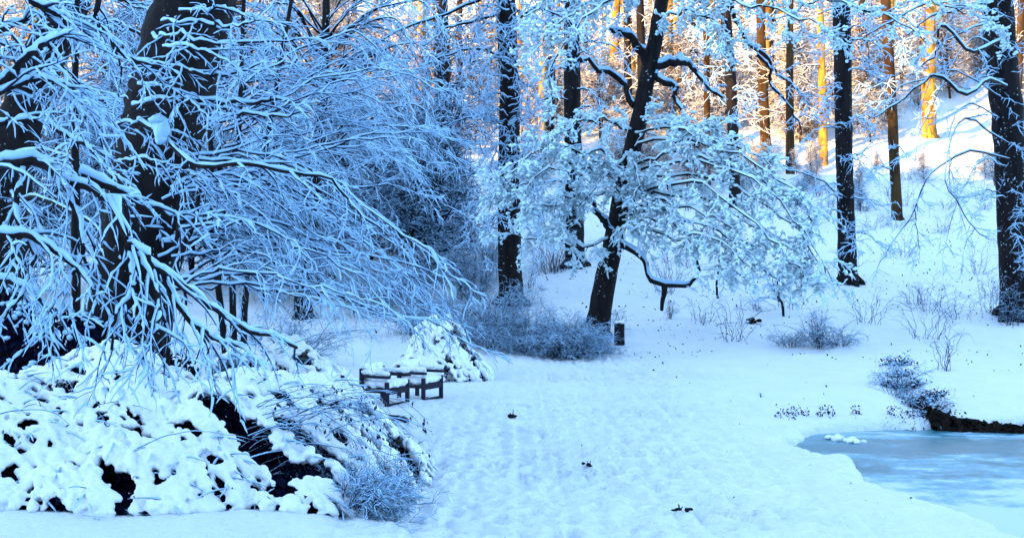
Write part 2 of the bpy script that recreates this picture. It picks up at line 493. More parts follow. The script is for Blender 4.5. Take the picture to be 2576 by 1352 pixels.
def crown_part(parent, P0, R0, rng, levels, thick, name='branch', bark='twig', limb_bark='bark_plain', snow='shade_tinted_twig_snow', S=3, SS=4, clump=.5, twigkeep=1.0, nb=0, rb=.05, limb_snow=None):
    """one limb (or a batch) with its twigs and snow as children"""
    P0 = np.asarray(P0); R0 = np.asarray(R0)
    if P0.ndim == 2: P0, R0 = P0[None], R0[None]
    mb = MB(); tubes(mb, P0, R0, 7, rng=rng, rough=0.08)
    o = mb.build(name, M[limb_bark], parent)
    tw, sn = MB(), MB()
    snow_on(sn, P0, R0, rng, limb_snow or thick * 1.2, 6, clump=.45)
    src = [(P0, R0)]
    allp = []
    for lv in levels:
        Q = [sprout(p, r, rng, **lv) for p, r in src]
        for p, r in Q:
            tubes(tw, p, r, S)
            snow_on(sn, p, r, rng, thick, SS, keep=twigkeep, clump=clump)
            allp.append(p)
        if lv.get('n', 0) and len(Q) == 1: src = Q
        else: src = Q
    if nb and allp:
        A = allp[-1].reshape(-1, 3)
        c = A[rng.integers(0, len(A), nb)] + rng.normal(0, .02, (nb, 3)) + [0, 0, .02]
        blobs(sn, c, rb, rng)
    tw.build('twigs', M[bark], o)
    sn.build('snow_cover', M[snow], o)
    return o

def lin(r0, r1, K): return np.linspace(r0, r1, K)

# ---- the big leaning tree on the left
rng = np.random.default_rng(1)
base = W(300, 1090, 16)
t_big = empty('leaning_tree', (base[0], 16, gz(base[0], 16)), 'massive dark leaning trunk speckled with snow, under heavy snowy boughs on the left', 'tree')
trunk_mesh(t_big, based([(285, 1090, 16), (318, 800, 16), (345, 620, 16), (372, 470, 16), (408, 337, 16), (438, 200, 16), (490, 0, 16), (530, -160, 16)]), [.66, .58, .55, .56, .60, .59, .57, .54], rng, M['bark'], S=24, K=60)
# clumps of snow held in the bark
left_limbs = [
    # (points, r0, kind)
    ([(34, -30, 10), (101, 17, 10), (168, 47, 10), (188, 75, 10)], .035),
    ([(-60, 255, 9), (0, 215, 9), (67, 148, 9), (118, 104, 9.2), (178, 81, 9.6)], .045),
    ([(118, 104, 9.2), (145, 145, 9.2), (168, 202, 9.2), (178, 252, 9), (219, 300, 9)], .02),
    ([(-40, 245, 9), (84, 202, 9), (168, 215, 9), (215, 240, 9)], .02),
    ([(249, -20, 12), (242, 54, 12), (286, 108, 12), (320, 145, 12), (387, 165, 12.3)], .035),
    ([(404, 60, 14.8), (490, 55, 14), (572, 67, 13.5), (650, 60, 13)], .025),
    ([(387, 98, 14.8), (440, 92, 14), (572, 109, 13.5), (740, 108, 13)], .03),
    ([(337, 158, 14), (437, 165, 13.6), (505, 188, 13.4), (572, 188, 13.2), (650, 165, 13)], .03),
    ([(337, 272, 14), (437, 256, 13.6), (572, 256, 13.4), (673, 259, 13.2), (740, 250, 13)], .035),
    ([(454, 250, 14), (572, 280, 13.4), (640, 293, 13), (774, 283, 12.8)], .028),
    ([(353, 305, 14), (421, 357, 13.4), (471, 397, 13), (522, 427, 12.8), (600, 418, 12.6), (673, 424, 12.6), (760, 436, 12.6), (840, 470, 12.7), (900, 525, 12.8), (985, 600, 13)], .032),
    ([(-60, 432, 9.5), (0, 418, 9.5), (90, 407, 9.5), (135, 434, 9.4), (202, 466, 9.3), (269, 500, 9.2), (320, 597, 9.0)], .055),
    ([(290, 520, 9.2), (320, 597, 9.1), (353, 644, 9.1), (404, 681, 9.2), (471, 725, 9.4), (539, 779, 9.7), (640, 833, 10), (740, 870, 10.4)], .05),
    ([(202, 446, 9.5), (303, 480, 9.6), (387, 520, 9.8), (454, 557, 10), (520, 556, 10)], .04),
    ([(320, 617, 9.1), (335, 690, 9), (327, 742, 8.9), (290, 800, 8.8), (279, 880, 8.8)], .03),
    ([(150, 440, 9.4), (200, 540, 9.2), (205, 640, 9.1), (170, 720, 9), (150, 800, 8.9)], .03),
    ([(353, 644, 9.1), (400, 760, 9), (390, 830, 8.9), (360, 900, 8.9)], .03),
    ([(60, 430, 9.4), (40, 520, 9.3), (80, 640, 9.1), (60, 730, 9), (10, 800, 9)], .028),
    ([(404, 681, 9.2), (470, 800, 9.2), (540, 850, 9.3), (600, 870, 9.4)], .028),
    ([(-30, 600, 9), (60, 590, 9), (150, 640, 9), (230, 720, 8.9), (240, 790, 8.8)], .03),
    ([(-40, 700, 10), (60, 720, 10), (120, 780, 10), (140, 850, 10)], .03),
    ([(-60, 120, 11), (40, 60, 11), (110, 30, 11), (170, -30, 11)], .03),
    ([(-60, 330, 11), (50, 300, 11), (150, 330, 11), (230, 380, 11), (280, 450, 11)], .03),
]
_r = np.random.default_rng(99)
for k in range(5):
    y0 = 30 + k * 95 + _r.uniform(-12, 12); x0 = 470 - .42 * y0 + _r.uniform(-90, 60); sg = 1 if _r.random() < .65 else -1
    l = _r.uniform(120, 270); a = _r.uniform(-40, 60); Yn = _r.uniform(12.6, 14)
    left_limbs.append(([(x0, y0, Yn + .6), (x0 + sg * l * .35, y0 - 14 + a * .3, Yn + .2), (x0 + sg * l * .7, y0 + a * .6, Yn), (x0 + sg * l, y0 + a + 20, Yn - .3)], .018))
for k, (pts, r0) in enumerate(left_limbs):
    rr = np.random.default_rng(100 + k)
    K = 26
    P = limb(pts, K, rr, .02)
    low = pts[0][1] > 400
    lv = [dict(n=9, t0=.08, ang=(25, 60), length=(.45, 1.1), taper=.4, droop=.55 if low else .35, flat=.65, wig=.22, K=9, rratio=.7),
          dict(n=6, t0=.2, ang=(30, 65), length=(.10, .36), taper=.4, droop=.3, flat=.5, wig=.32, K=5, rratio=.6)]
    crown_part(t_big, P, lin(r0, r0 * .3, K), rr, lv, .0125 if pts[0][2] < 12 else .011, SS=5, clump=.55, limb_snow=.026 if pts[0][2] < 12 else .02)

# stuck lump of snow hanging on the trunk's left side (photo: 400, 320)
lump = MB(); rr = np.random.default_rng(9)
c = W(403, 325, 13.3)
blobs(lump, np.array([c + [0, 0, .06], c + [.02, 0, -.02], c + [-.03, 0, .12], c + [.01, 0, -.12]]), .075, rr, 2, 1.3)
lump.build('snow_lump', M['shade_tinted_twig_snow'], t_big)

# ---- second leaning trunk, further left
rng = np.random.default_rng(2)
b = W(10, 900, 24)
t2 = empty('leaning_tree', (b[0], 24, gz(b[0], 24)), 'dark trunk leaning right at the far upper left, behind snowy boughs', 'tree')
trunk_mesh(t2, based([(-30, 900, 24), (10, 560, 24), (35, 380, 24), (80, 220, 24), (130, 100, 24), (205, -60, 24)]), [.6, .5, .48, .46, .44, .4], rng, M['bark'], K=40)
for k, pts in enumerate([[(60, 260, 24), (130, 230, 22), (230, 240, 21), (300, 300, 20)], [(120, 110, 24), (230, 60, 22), (330, 70, 21), (400, 130, 20)], [(20, 400, 24), (110, 380, 22), (200, 420, 21), (270, 520, 20)], [(160, 20, 24), (260, -10, 22), (350, 20, 21)], [(20, 480, 24), (60, 520, 22), (120, 600, 20), (160, 680, 19)], [(0, 520, 24), (100, 500, 22), (230, 560, 20), (300, 650, 19)]]):
    rr = np.random.default_rng(200 + k); P = limb(pts, 20, rr)
    crown_part(t2, P, lin(.06, .015, 20), rr, [dict(n=14, ang=(25, 60), length=(.8, 1.9), droop=.4, flat=.6, K=8, wig=.25), dict(n=9, ang=(25, 60), length=(.25, .8), droop=.3, flat=.5, K=5, wig=.3)], .013, clump=.5)

# slim grey stem between them
rng = np.random.default_rng(3)
b = W(190, 760, 18)
t3 = empty('young_tree', (b[0], 18, gz(b[0], 18)), 'slim upright stem left of the massive leaning trunk', 'tree')
P, r = trunk_mesh(t3, based([(188, 1000, 18), (190, 560, 18), (189, 300, 18), (192, 100, 18), (200, -60, 18)]), [.08, .07, .055, .045, .04], rng, M['bark_plain'], S=8, flare=1.0)
crown_part(t3, P[8:], r[8:] * .2, rng, [dict(n=22, ang=(40, 80), length=(.5, 1.4), droop=.3, flat=.2, K=8), dict(n=7, ang=(30, 60), length=(.2, .5), droop=.3, K=5)], .012)

# ---- arching hazel: long snow-lined rods falling to the right
def arc_shrub(name, loc_px, label, cat, arcs, seed, mids, thick, lv, r=(.016, .004), parts=6, bark='twig', SS=4, K=22):
    rr = np.random.default_rng(seed)
    b = W(*loc_px)
    o = empty(name, (b[0], b[1], gz(b[0], b[1])), label, cat)
    groups = [arcs[i::parts] for i in range(parts)]
    for gr in groups:
        Ps = np.array([limb(a, K, rr, .03) for a in gr]); Rs = np.tile(lin(r[0], r[1], K), (len(gr), 1))
        crown_part(o, Ps, Rs, rr, lv, thick, bark=bark, limb_bark=bark, SS=SS, limb_snow=thick * 1.5)
    return o
rr = np.random.default_rng(31)
arcs = []
for k in range(42):
    s = rr.random()
    x0, y0 = 420 + rr.uniform(-20, 90), 400 + 330 * s + rr.uniform(-20, 20)
    ex = 640 + rr.uniform(0, 1) * 600
    ey = 560 + (ex - 640) * .36 + rr.uniform(-110, 70) + s * 90
    Y0 = rr.uniform(13, 16); Y1 = Y0 + rr.uniform(-1, 3)
    lift = rr.uniform(40, 120)
    arcs.append([(x0, y0, Y0), (x0 + (ex - x0) * .33, y0 + (ey - y0) * .12 - lift * .55, Y0 + .3), (x0 + (ex - x0) * .7, y0 + (ey - y0) * .5 - lift * .3, (Y0 + Y1) / 2), (ex, ey, Y1)])
arc_shrub('hazel', (448, 900, 15), 'broad hazel whose long arching rods droop right across the middle, lined with snow', 'shrub', arcs, 32, None, .0105,
          [dict(n=9, t0=.15, ang=(10, 45), length=(.4, 1.4), droop=.4, flat=.4, K=9, wig=.22, rratio=.35), dict(n=6, t0=.15, ang=(20, 60), length=(.1, .5), droop=.3, flat=.4, K=5, wig=.3, rratio=.3)], parts=16)
# its dark leaning stem
hz = bpy.data.objects['hazel']
for kk, pts in enumerate([[(430, 760, 14.5), (448, 661, 14.5), (464, 617, 14.5), (485, 564, 14.5), (505, 473, 14.5)], [(410, 1000, 14.7), (425, 840, 14.6), (440, 700, 14.6), (450, 560, 14.6)]]):
    rr = np.random.default_rng(35 + kk); P = limb(pts, 18, rr, .01); mb = MB(); tubes(mb, P[None], lin(.05, .028, 18)[None], 8); mb.build('stem', M['bark_plain'], hz)

# ---- slender tree behind it with a fan of fine rising branches
rng = np.random.default_rng(4)
b = W(760, 772, 35)
t4 = empty('slender_tree', (b[0], 35, gz(b[0], 35)), 'slender dark tree with a dense fan of fine snowy branches, base left of the benches', 'tree')
trunk_mesh(t4, based([(762, 772, 35), (765, 690, 35), (780, 560, 35), (800, 420, 35), (812, 250, 35), (818, 100, 35), (822, -60, 35)]), [.27, .25, .22, .19, .16, .13, .1], rng, M['bark'])
rr = np.random.default_rng(41)
arcs = []
for k in range(56):
    x0, y0 = 800 + rr.uniform(-6, 14), 60 + rr.random() * 460
    sg = 1 if rr.random() < .62 else -1
    ex = x0 + sg * rr.uniform(130, 330); ey = y0 - rr.uniform(0, 170) + abs(ex - x0) * .15
    Y1 = 35 + rr.uniform(-6, 4)
    arcs.append([(x0, y0, 35), (x0 + (ex - x0) * .35, y0 - 85 - rr.uniform(0, 40), 35), (x0 + (ex - x0) * .75, (ey + y0) / 2 - 100, (35 + Y1) / 2), (ex, ey, Y1)])
for i0 in range(14):
    gr = arcs[i0::14]
    Ps = np.array([limb(a, 18, rr, .02) for a in gr]); Rs = np.tile(lin(.035, .01, 18), (len(gr), 1))
    crown_part(t4, Ps, Rs, rr, [dict(n=12, t0=.15, ang=(12, 40), length=(.6, 1.8), droop=.35, flat=.4, K=7, wig=.15), dict(n=6, ang=(15, 45), length=(.2, .7), droop=.3, K=4, wig=.25)], .015, clump=.5)

# nearer rods crossing the upper left middle
rr = np.random.default_rng(51)
arcs = []
for k in range(34):
    x0, y0 = 560 + rr.uniform(-40, 60), 170 + rr.random() * 330
    ex = x0 + rr.uniform(200, 640); ey = y0 - rr.uniform(-40, 190)
    Y0 = rr.uniform(18, 21); Y1 = Y0 + rr.uniform(0, 5)
    up = rr.uniform(30, 90)
    arcs.append([(x0, y0, Y0), (x0 + (ex - x0) * .35, y0 + (ey - y0) * .45 - up * .5, Y0 + .4), (x0 + (ex - x0) * .7, y0 + (ey - y0) * .85 - up * .7, (Y0 + Y1) / 2), (ex, ey + rr.uniform(0, 60), Y1)])
o = arc_shrub('hornbeam', (600, 900, 20), 'tall hornbeam reaching up and right behind the hazel, every fine rod snow-lined', 'tree', arcs, 52, None, .011,
          [dict(n=10, t0=.15, ang=(12, 50), length=(.5, 1.6), droop=.3, flat=.4, K=8, wig=.25, rratio=.35), dict(n=6, t0=.2, ang=(15, 45), length=(.2, .6), droop=.3, flat=.4, K=5, wig=.22, rratio=.3)], parts=12)
rr = np.random.default_rng(53); b = W(600, 900, 20)
for dx in (-1, 0, 1):
    P = np.array([[b[0] + dx * .15, 20, gz(b[0], 20) - .2], [b[0] + dx * .2 - .1, 20, 1.5], [b[0] + dx * .35 - .1, 20 + .2 * dx, 3.2], [b[0] + dx * .5, 20, 4.6], [b[0] + dx * .9 + .1, 20, 7.5]])
    mb = MB(); tubes(mb, spline(P, 16)[None], lin(.07, .035, 16)[None], 8); mb.build('stem', M['bark_plain'], o)

# ---- upright dark trunk in the middle with hanging snowy twigs
FROTH = [dict(n=9, t0=.1, ang=(30, 75), length=(.5, 1.2), taper=.3, droop=.35, flat=.35, wig=.45, K=8, rratio=.5),
         dict(n=9, t0=.1, ang=(30, 75), length=(.15, .5), taper=.3, droop=.25, flat=.3, wig=.5, K=5, rratio=.5)]
def tree(label, px, rad, seed, limbs, levels=FROTH, thick=.02, bark='bark', name='tree', cat='tree', nb=0, rb=.05, lr=.06, group=None, flare=1.5, clump=.6, K=22, rb2=None):
    rr = np.random.default_rng(seed)
    px = based(px)
    b = W(*px[0])
    o = empty(name, (b[0], b[1], b[2] + .45), label, cat, group)
    trunk_mesh(o, px, rad, rr, M[bark], flare=flare, K=36)
    for l in limbs:
        r0 = lr
        if isinstance(l, tuple): l, r0 = l
        P = limb(l, K, rr, .03 if name != 'elbowed_tree' else .05)
        crown_part(o, P, lin(r0, r0 * .28, K), rr, levels, thick, clump=clump, nb=nb, rb=rb, limb_snow=max(thick * 1.3, r0 * .5))
    return o
Lm = []
rr = np.random.default_rng(60)
for k in range(30):
    y0 = -60 + k * 22
    sg = 1 if k % 2 else -1
    ln = rr.uniform(25, 90)
    Lm.append(([(1280, y0, 37), (1280 + sg * ln * .6, y0 - 15, 36.4), (1280 + sg * ln, y0 + 30, 36), (1280 + sg * ln * 1.1, y0 + 120, 35.8)], .025))
Lm += [([(1280, -30, 38), (1200, 5, 37), (1110, 40, 36), (1000, 80, 35), (900, 130, 34)], .06), ([(1280, 20, 38), (1210, 50, 37), (1130, 70, 36), (1060, 120, 35)], .05), ([(1280, -60, 38), (1180, -30, 36), (1080, -10, 35), (980, 20, 34)], .05), ([(1280, 150, 38), (1200, 120, 37), (1100, 150, 36), (1010, 210, 35)], .04),
       ([(1280, 330, 38), (1230, 300, 37), (1160, 300, 36.5), (1090, 340, 36)], .035), ([(1280, 60, 38), (1360, 20, 37), (1430, 60, 36), (1470, 140, 36)], .05)]
tree('straight black trunk in the middle, curtained with hanging snowy twigs above a fine thicket', [(1284, 800, 38), (1283, 650, 38), (1280, 450, 38), (1282, 250, 38), (1276, 100, 38), (1272, -60, 38)], [.42, .42, .38, .36, .34, .32], 61, Lm, thick=.02, name='upright_tree')

# ---- leaning tree right of the middle with the broken elbow branch
L4 = [([(1590, 265, 33), (1566, 215, 33), (1499, 168, 32.5), (1465, 150, 32), (1425, 155, 32)], .10),
      ([(1633, 170, 33), (1600, 111, 32.7), (1566, 84, 32.4), (1535, 76, 32.2)], .16),
      ([(1640, 172, 33), (1684, 158, 32.8), (1718, 158, 32.6), (1750, 185, 32.4), (1784, 222, 32.2), (1818, 249, 32)], .13),
      ([(1632, 195, 33), (1674, 205, 32.8), (1700, 242, 32.6), (1718, 303, 32.4), (1751, 367, 32.2)], .11),
      ([(1550, 596, 33), (1515, 554, 32.4), (1482, 506, 32.2), (1440, 463, 32)], .11),
      ([(1580, 460, 33), (1606, 476, 32.6), (1640, 496, 32.4), (1665, 530, 32.2), (1700, 560, 32)], .12),
      ([(1550, 610, 32.9), (1610, 644, 32.4), (1633, 685, 32), (1672, 716, 31.8), (1718, 718, 31.8), (1745, 705, 31.8), (1756, 655, 31.8), (1752, 610, 31.6), (1775, 560, 31.5)], .095),
      ([(1830, -20, 31), (1868, 77, 31), (1919, 145, 31), (1946, 215, 31), (1986, 269, 31), (2013, 325, 31)], .07),
      ([(1905, 135, 31), (1953, 182, 31), (1996, 215, 31), (2040, 260, 31)], .05)]
dense = [
      [(1650, -60, 32), (1760, -30, 31), (1880, 10, 30), (2000, 40, 29), (2120, 90, 29)],
      [(1650, -60, 32), (1850, -60, 31), (2050, -20, 30), (2200, 30, 29), (2330, 110, 29)],
      [(1660, -80, 32), (1950, -80, 31), (2250, -40, 30), (2400, 20, 29), (2500, 60, 29)],
      [(1640, -30, 32), (1560, -20, 31), (1480, 10, 31), (1400, 60, 30), (1340, 140, 30)],
      [(1640, -10, 32), (1540, 10, 31), (1440, 70, 30), (1390, 170, 30), (1380, 260, 30)],
      [(1640, -70, 32), (1500, -50, 31), (1400, -20, 31), (1320, 40, 30)],
      [(1650, 40, 33), (1720, 30, 32), (1800, 60, 31), (1850, 110, 31)],
      [(1570, 420, 33), (1500, 380, 31), (1400, 370, 30), (1310, 400, 30), (1240, 460, 30)],
      [(1570, 470, 33), (1480, 430, 31), (1380, 430, 30), (1290, 480, 30)],
      [(1590, 330, 33), (1520, 300, 31), (1440, 310, 30), (1370, 370, 30)],
      [(1545, 600, 33), (1480, 612, 32), (1420, 610, 31), (1340, 600, 31), (1260, 590, 31)],
      [(1590, 340, 33), (1680, 330, 31), (1780, 350, 30), (1880, 380, 30), (1970, 450, 29.5)],
      [(1575, 420, 33), (1660, 390, 31), (1780, 400, 30), (1900, 440, 29.5), (2000, 540, 29), (2060, 640, 29)],
      [(1570, 450, 33), (1700, 440, 31), (1830, 460, 30), (1950, 530, 29), (2040, 620, 29), (2095, 715, 29)],
      [(1565, 500, 33), (1680, 490, 31), (1800, 510, 30), (1900, 580, 29.5), (1990, 660, 29), (2060, 730, 29)],
      [(1560, 540, 33), (1650, 530, 31), (1760, 560, 30), (1860, 620, 29.5), (1940, 690, 29), (1990, 740, 29)],
      [(1555, 580, 33), (1620, 580, 31.5), (1700, 600, 31), (1800, 640, 30), (1880, 700, 30)],
      [(1590, 380, 33), (1600, 430, 31.5), (1596, 500, 31), (1596, 580, 31)],
      [(1580, 440, 33), (1700, 410, 30.5), (1820, 420, 29.6), (1930, 480, 29), (2020, 580, 28.6), (2085, 690, 28.4)],
      [(1575, 480, 33), (1690, 465, 30.5), (1790, 480, 29.6), (1890, 550, 29), (1970, 630, 28.6), (2020, 700, 28.4)],
      [(1565, 520, 33), (1660, 510, 31), (1770, 535, 30), (1850, 590, 29.4), (1920, 650, 29)],
      [(1560, 560, 33), (1640, 555, 31), (1730, 580, 30), (1820, 620, 29.4), (1900, 680, 29)],
      [(1590, 360, 33), (1700, 350, 31), (1800, 370, 30), (1900, 410, 29.4), (2000, 480, 29), (2060, 560, 29)],
      [(1570, 500, 33), (1480, 490, 31), (1400, 500, 30.4), (1310, 540, 30)],
      [(1575, 440, 33), (1480, 400, 31), (1390, 400, 30.4), (1290, 440, 30), (1230, 520, 30)],
      [(1600, 300, 33), (1660, 310, 32), (1740, 310, 31.5), (1820, 330, 31)],
      [(1590, 380, 33), (1500, 470, 31), (1450, 520, 31), (1400, 560, 31)],
]
FR4 = [dict(n=15, t0=.08, ang=(25, 75), length=(.4, 1.25), taper=.2, droop=.35, flat=.4, wig=.5, K=8, rratio=.45),
       dict(n=9, t0=.1, ang=(30, 75), length=(.12, .5), taper=.3, droop=.3, flat=.3, wig=.5, K=5, rratio=.5),
       dict(n=2, t0=.2, ang=(30, 75), length=(.08, .25), taper=.3, droop=.3, flat=.3, wig=.5, K=3, rratio=.5)]
t = tree('black tree leaning right of the middle with an elbowed limb and frothy snow-laden crown', [(1493, 860, 33), (1520, 720, 33), (1545, 600, 33), (1572, 450, 33), (1602, 330, 33), (1628, 200, 33), (1652, 80, 33), (1675, -70, 33)], [.36, .33, .30, .28, .26, .24, .22, .2], 71, L4, levels=[dict(n=7, t0=.2, ang=(30, 75), length=(.3, .9), droop=.3, flat=.3, wig=.45, K=7), dict(n=6, ang=(30, 70), length=(.12, .4), droop=.2, K=5, wig=.5)], thick=.02, name='elbowed_tree')
for k, l in enumerate(dense):
    rr = np.random.default_rng(700 + k); P = limb(l, 22, rr, .055)
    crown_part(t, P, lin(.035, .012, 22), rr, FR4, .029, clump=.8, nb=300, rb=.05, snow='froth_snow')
rr = np.random.default_rng(77)
P = limb([(1672, 716, 31.8), (1672, 735, 31.8), (1667, 755, 31.8), (1665, 780, 31.8)], 8, rr, .02)
mb = MB(); tubes(mb, P[None], lin(.1, .05, 8)[None], 8); mb.build('branch_stub', M['bark_plain'], t)
P = limb([(1588, 400, 32.6), (1592, 460, 32.5), (1590, 520, 32.5), (1597, 590, 32.4)], 60, rr, .02)
mb = MB(); blobs(mb, P, .10, rr, 2, .8); mb.build('snow_lump', M['froth_snow'], t)


# thin snow-laden sapling under that crown, with bare leaning stems
t = tree('thin upright sapling under the frothy crown, its stem standing alone on the snow', [(1808, 765, 39), (1803, 710, 38.7), (1809, 660, 38), (1796, 600, 37)], [.045, .04, .03, .012], 81,
         [([(1806, 690, 38.5), (1830, 697, 38), (1850, 690, 38)], .03)], name='sapling', flare=1.0)
t = tree('pair of thin bare stems leaning together below the right end of the frothy crown', [(1975, 800, 36), (1968, 768, 36), (1958, 735, 35.5), (1955, 680, 35)], [.045, .04, .03, .015], 82,
         [([(1967, 765, 36), (1952, 740, 36), (1943, 700, 35.6)], .03)], name='sapling', flare=1.0)

# ---- dark trunks behind
SPARSE = [dict(n=7, t0=.1, ang=(30, 65), length=(.5, 1.3), droop=.2, flat=.3, wig=.35, K=7), dict(n=6, ang=(30, 65), length=(.2, .6), droop=.2, flat=.3, wig=.4, K=4)]
def side_limbs(seed, x, Y, y0, y1, n, ln=(60, 160), r=.03, drop=40):
    rr = np.random.default_rng(seed); out = []
    for k in range(n):
        sg = 1 if rr.random() < .5 else -1
        y = y0 + (y1 - y0) * (k + rr.random()) / n; l = rr.uniform(*ln)
        out.append(([(x, y, Y), (x + sg * l * .4, y - 12, Y - .8), (x + sg * l * .8, y + drop * .2, Y - 1.5), (x + sg * l, y + drop, Y - 2)], r))
    return out
tree('dark trunk just left of the leaning tree, set back on the rise', [(1447, 682, 46), (1445, 560, 46), (1442, 400, 46), (1440, 250, 46), (1436, -60, 46)], [.42, .40, .38, .36, .32], 90,
     side_limbs(901, 1442, 46, -20, 560, 16), name='upright_tree', levels=SPARSE, thick=.024)
tree('thick dark trunk on the far bank seen above the snow shrub by the benches', [(1124, 490, 60), (1120, 380, 60), (1115, 250, 60), (1110, 100, 60), (1105, -60, 60)], [.5, .48, .46, .44, .4], 91,
     side_limbs(911, 1115, 60, -20, 460, 16, (40, 120)), name='upright_tree', levels=SPARSE, thick=.026)
tree('straight black trunk on the right standing alone on open snow with thin side twigs', [(2135, 718, 42), (2130, 600, 42), (2125, 450, 42), (2122, 300, 42), (2120, 150, 42), (2115, -60, 42)], [.36, .34, .32, .32, .33, .33], 92,
     side_limbs(921, 2123, 42, 0, 650, 16, (30, 110), .02) + [([(2115, -40, 42), (2050, 0, 40), (1980, 40, 39), (1900, 50, 38)], .04), ([(2115, 0, 42), (2180, 30, 40), (2260, 40, 39), (2330, 90, 38)], .04), ([(2120, 60, 42), (2060, 90, 40), (2000, 100, 39)], .03), ([(2120, 110, 42), (2180, 100, 40), (2240, 140, 39)], .03),
      ([(2125, 500, 42), (2060, 450, 40), (1990, 430, 39), (1930, 380, 38)], .03), ([(2125, 500, 42), (2180, 500, 41), (2260, 540, 40)], .02)], name='upright_tree', levels=SPARSE, thick=.022)
tree('massive black trunk cut by the right edge of the picture', [(2560, 748, 36), (2550, 600, 36), (2542, 450, 36), (2535, 300, 36), (2518, 150, 36), (2505, -60, 36)], [.50, .48, .47, .5, .5, .48], 93,
     side_limbs(931, 2530, 36, -20, 700, 14, (30, 120), .02) +
     [([(2540, 90, 35.5), (2450, 130, 33), (2373, 67, 31), (2357, 118, 31), (2340, 148, 31), (2320, 168, 31)], .05),
      ([(2530, 220, 35.5), (2480, 200, 33), (2425, 240, 31.5), (2373, 192, 31), (2343, 195, 31), (2316, 215, 31), (2262, 256, 31), (2215, 296, 31), (2180, 290, 31)], .05),
      ([(2540, 400, 35.5), (2440, 380, 33), (2340, 436, 31), (2316, 483, 31), (2299, 530, 31), (2256, 590, 31), (2222, 644, 31), (2202, 678, 31)], .028),
      ([(2540, 360, 35.5), (2430, 300, 33), (2380, 436, 31), (2424, 530, 31), (2457, 590, 31), (2495, 600, 31)], .025),
      ([(2560, -60, 36), (2430, -30, 34), (2300, 20, 33), (2200, 80, 32), (2130, 110, 32)], .04), ([(2540, -10, 36), (2430, 20, 34), (2330, 50, 33), (2260, 110, 32)], .04),
      ([(2540, 40, 36), (2470, 60, 34), (2390, 100, 33), (2330, 160, 32)], .03), ([(2500, -60, 36), (2350, -60, 34), (2200, -20, 33), (2060, 40, 32)], .04),
      ([(2520, 300, 36), (2440, 260, 33), (2390, 330, 32), (2400, 470, 31.5), (2440, 600, 31)], .02), ([(2535, 420, 36), (2470, 400, 33), (2420, 480, 32), (2380, 600, 31.5), (2370, 690, 31)], .018),
      ([(2530, 250, 36), (2400, 180, 33), (2260, 230, 32), (2190, 330, 31.5), (2170, 430, 31)], .02), ([(2540, 500, 36), (2480, 500, 33.5), (2440, 560, 32.5), (2420, 680, 32)], .016),
      ([(2530, 130, 36), (2440, 100, 33), (2350, 260, 32), (2300, 400, 31.5), (2320, 520, 31)], .018),
      ([(2300, 525, 31), (2306, 570, 31), (2312, 620, 31), (2312, 660, 31)], .015)], name='upright_tree', levels=SPARSE, thick=.014)

GOLDL = [dict(n=6, t0=.1, ang=(30, 65), length=(.8, 2.0), droop=.15, flat=.3, wig=.35, K=7), dict(n=6, ang=(30, 65), length=(.3, .9), droop=.15, flat=.3, wig=.4, K=4)]
lit = [  # label, base x y, top x, half width px, Y, bark
    ('slim trunk lit brown low down beside the fallen twigs, roots dark on the snow', 2258, 545, 2228, 13, 55, 'brown'),
    ('stout golden trunk high on the slope, its right half in shade', 2337, 380, 2336, 18, 75, 'gold'),
    ('tall bright yellow trunk above the right end of the frothy crown', 1930, 292, 1912, 12, 85, 'gold'),
    ('yellow trunk beside a pale gap right of the tall bright yellow one', 2018, 215, 2000, 10, 105, 'gold'),
    ('thin pale yellow trunk just left of the slim brown-lit one', 2208, 222, 2198, 7, 108, 'gold'),
    ('thin yellow trunk on the crest between the stout golden trunk and the right edge', 2420, 228, 2412, 6, 108, 'gold'),
    ('yellow trunk close left of the massive right edge trunk', 2480, 235, 2470, 7, 104, 'gold'),
    ('faint yellow trunk just right of the stout golden one', 2380, 250, 2376, 7, 98, 'gold'),
    ('orange trunk at the very edge behind the massive right trunk', 2574, 300, 2566, 10, 90, 'gold'),
    ('yellow trunk with a dark right edge behind the leaning tree', 1597, 270, 1572, 13, 85, 'gold'),
    ('brown-yellow trunk framed by the arching limbs right of the leaning tree', 1690, 300, 1684, 9, 82, 'gold'),
    ('thin yellow trunk just right of the leaning tree top', 1730, 180, 1716, 8, 110, 'gold'),
    ('slim dark trunk between two yellow ones above the frothy crown', 1780, 300, 1775, 8, 62, 'brown'),
    ('dark trunk beginning left of the tall bright yellow one', 1850, 350, 1822, 14, 58, 'bark_plain'),
    ('left of a pair of golden trunks glimpsed above the far bank trunk', 1066, 330, 1064, 8, 82, 'gold'),
    ('right of a pair of golden trunks glimpsed above the far bank trunk', 1092, 335, 1090, 8, 80, 'gold'),
    ('golden trunk at the top near the middle, right of the glimpsed pair', 1172, 250, 1168, 9, 95, 'gold'),
    ('golden trunk seen behind the hornbeam rods on the left', 742, 290, 736, 9, 90, 'gold'),
    ('golden trunk behind the curtain of the middle trunk', 1312, 300, 1308, 8, 84, 'gold'),
    ('olive trunk low between the middle trunk and the leaning tree', 1408, 300, 1402, 8, 82, 'gold'),
    ('golden trunk high at the left behind the massive leaning trunk', 640, 250, 634, 8, 96, 'gold'),
    ('golden trunk at the top between the slender tree and the middle', 950, 240, 944, 9, 98, 'gold'),
]
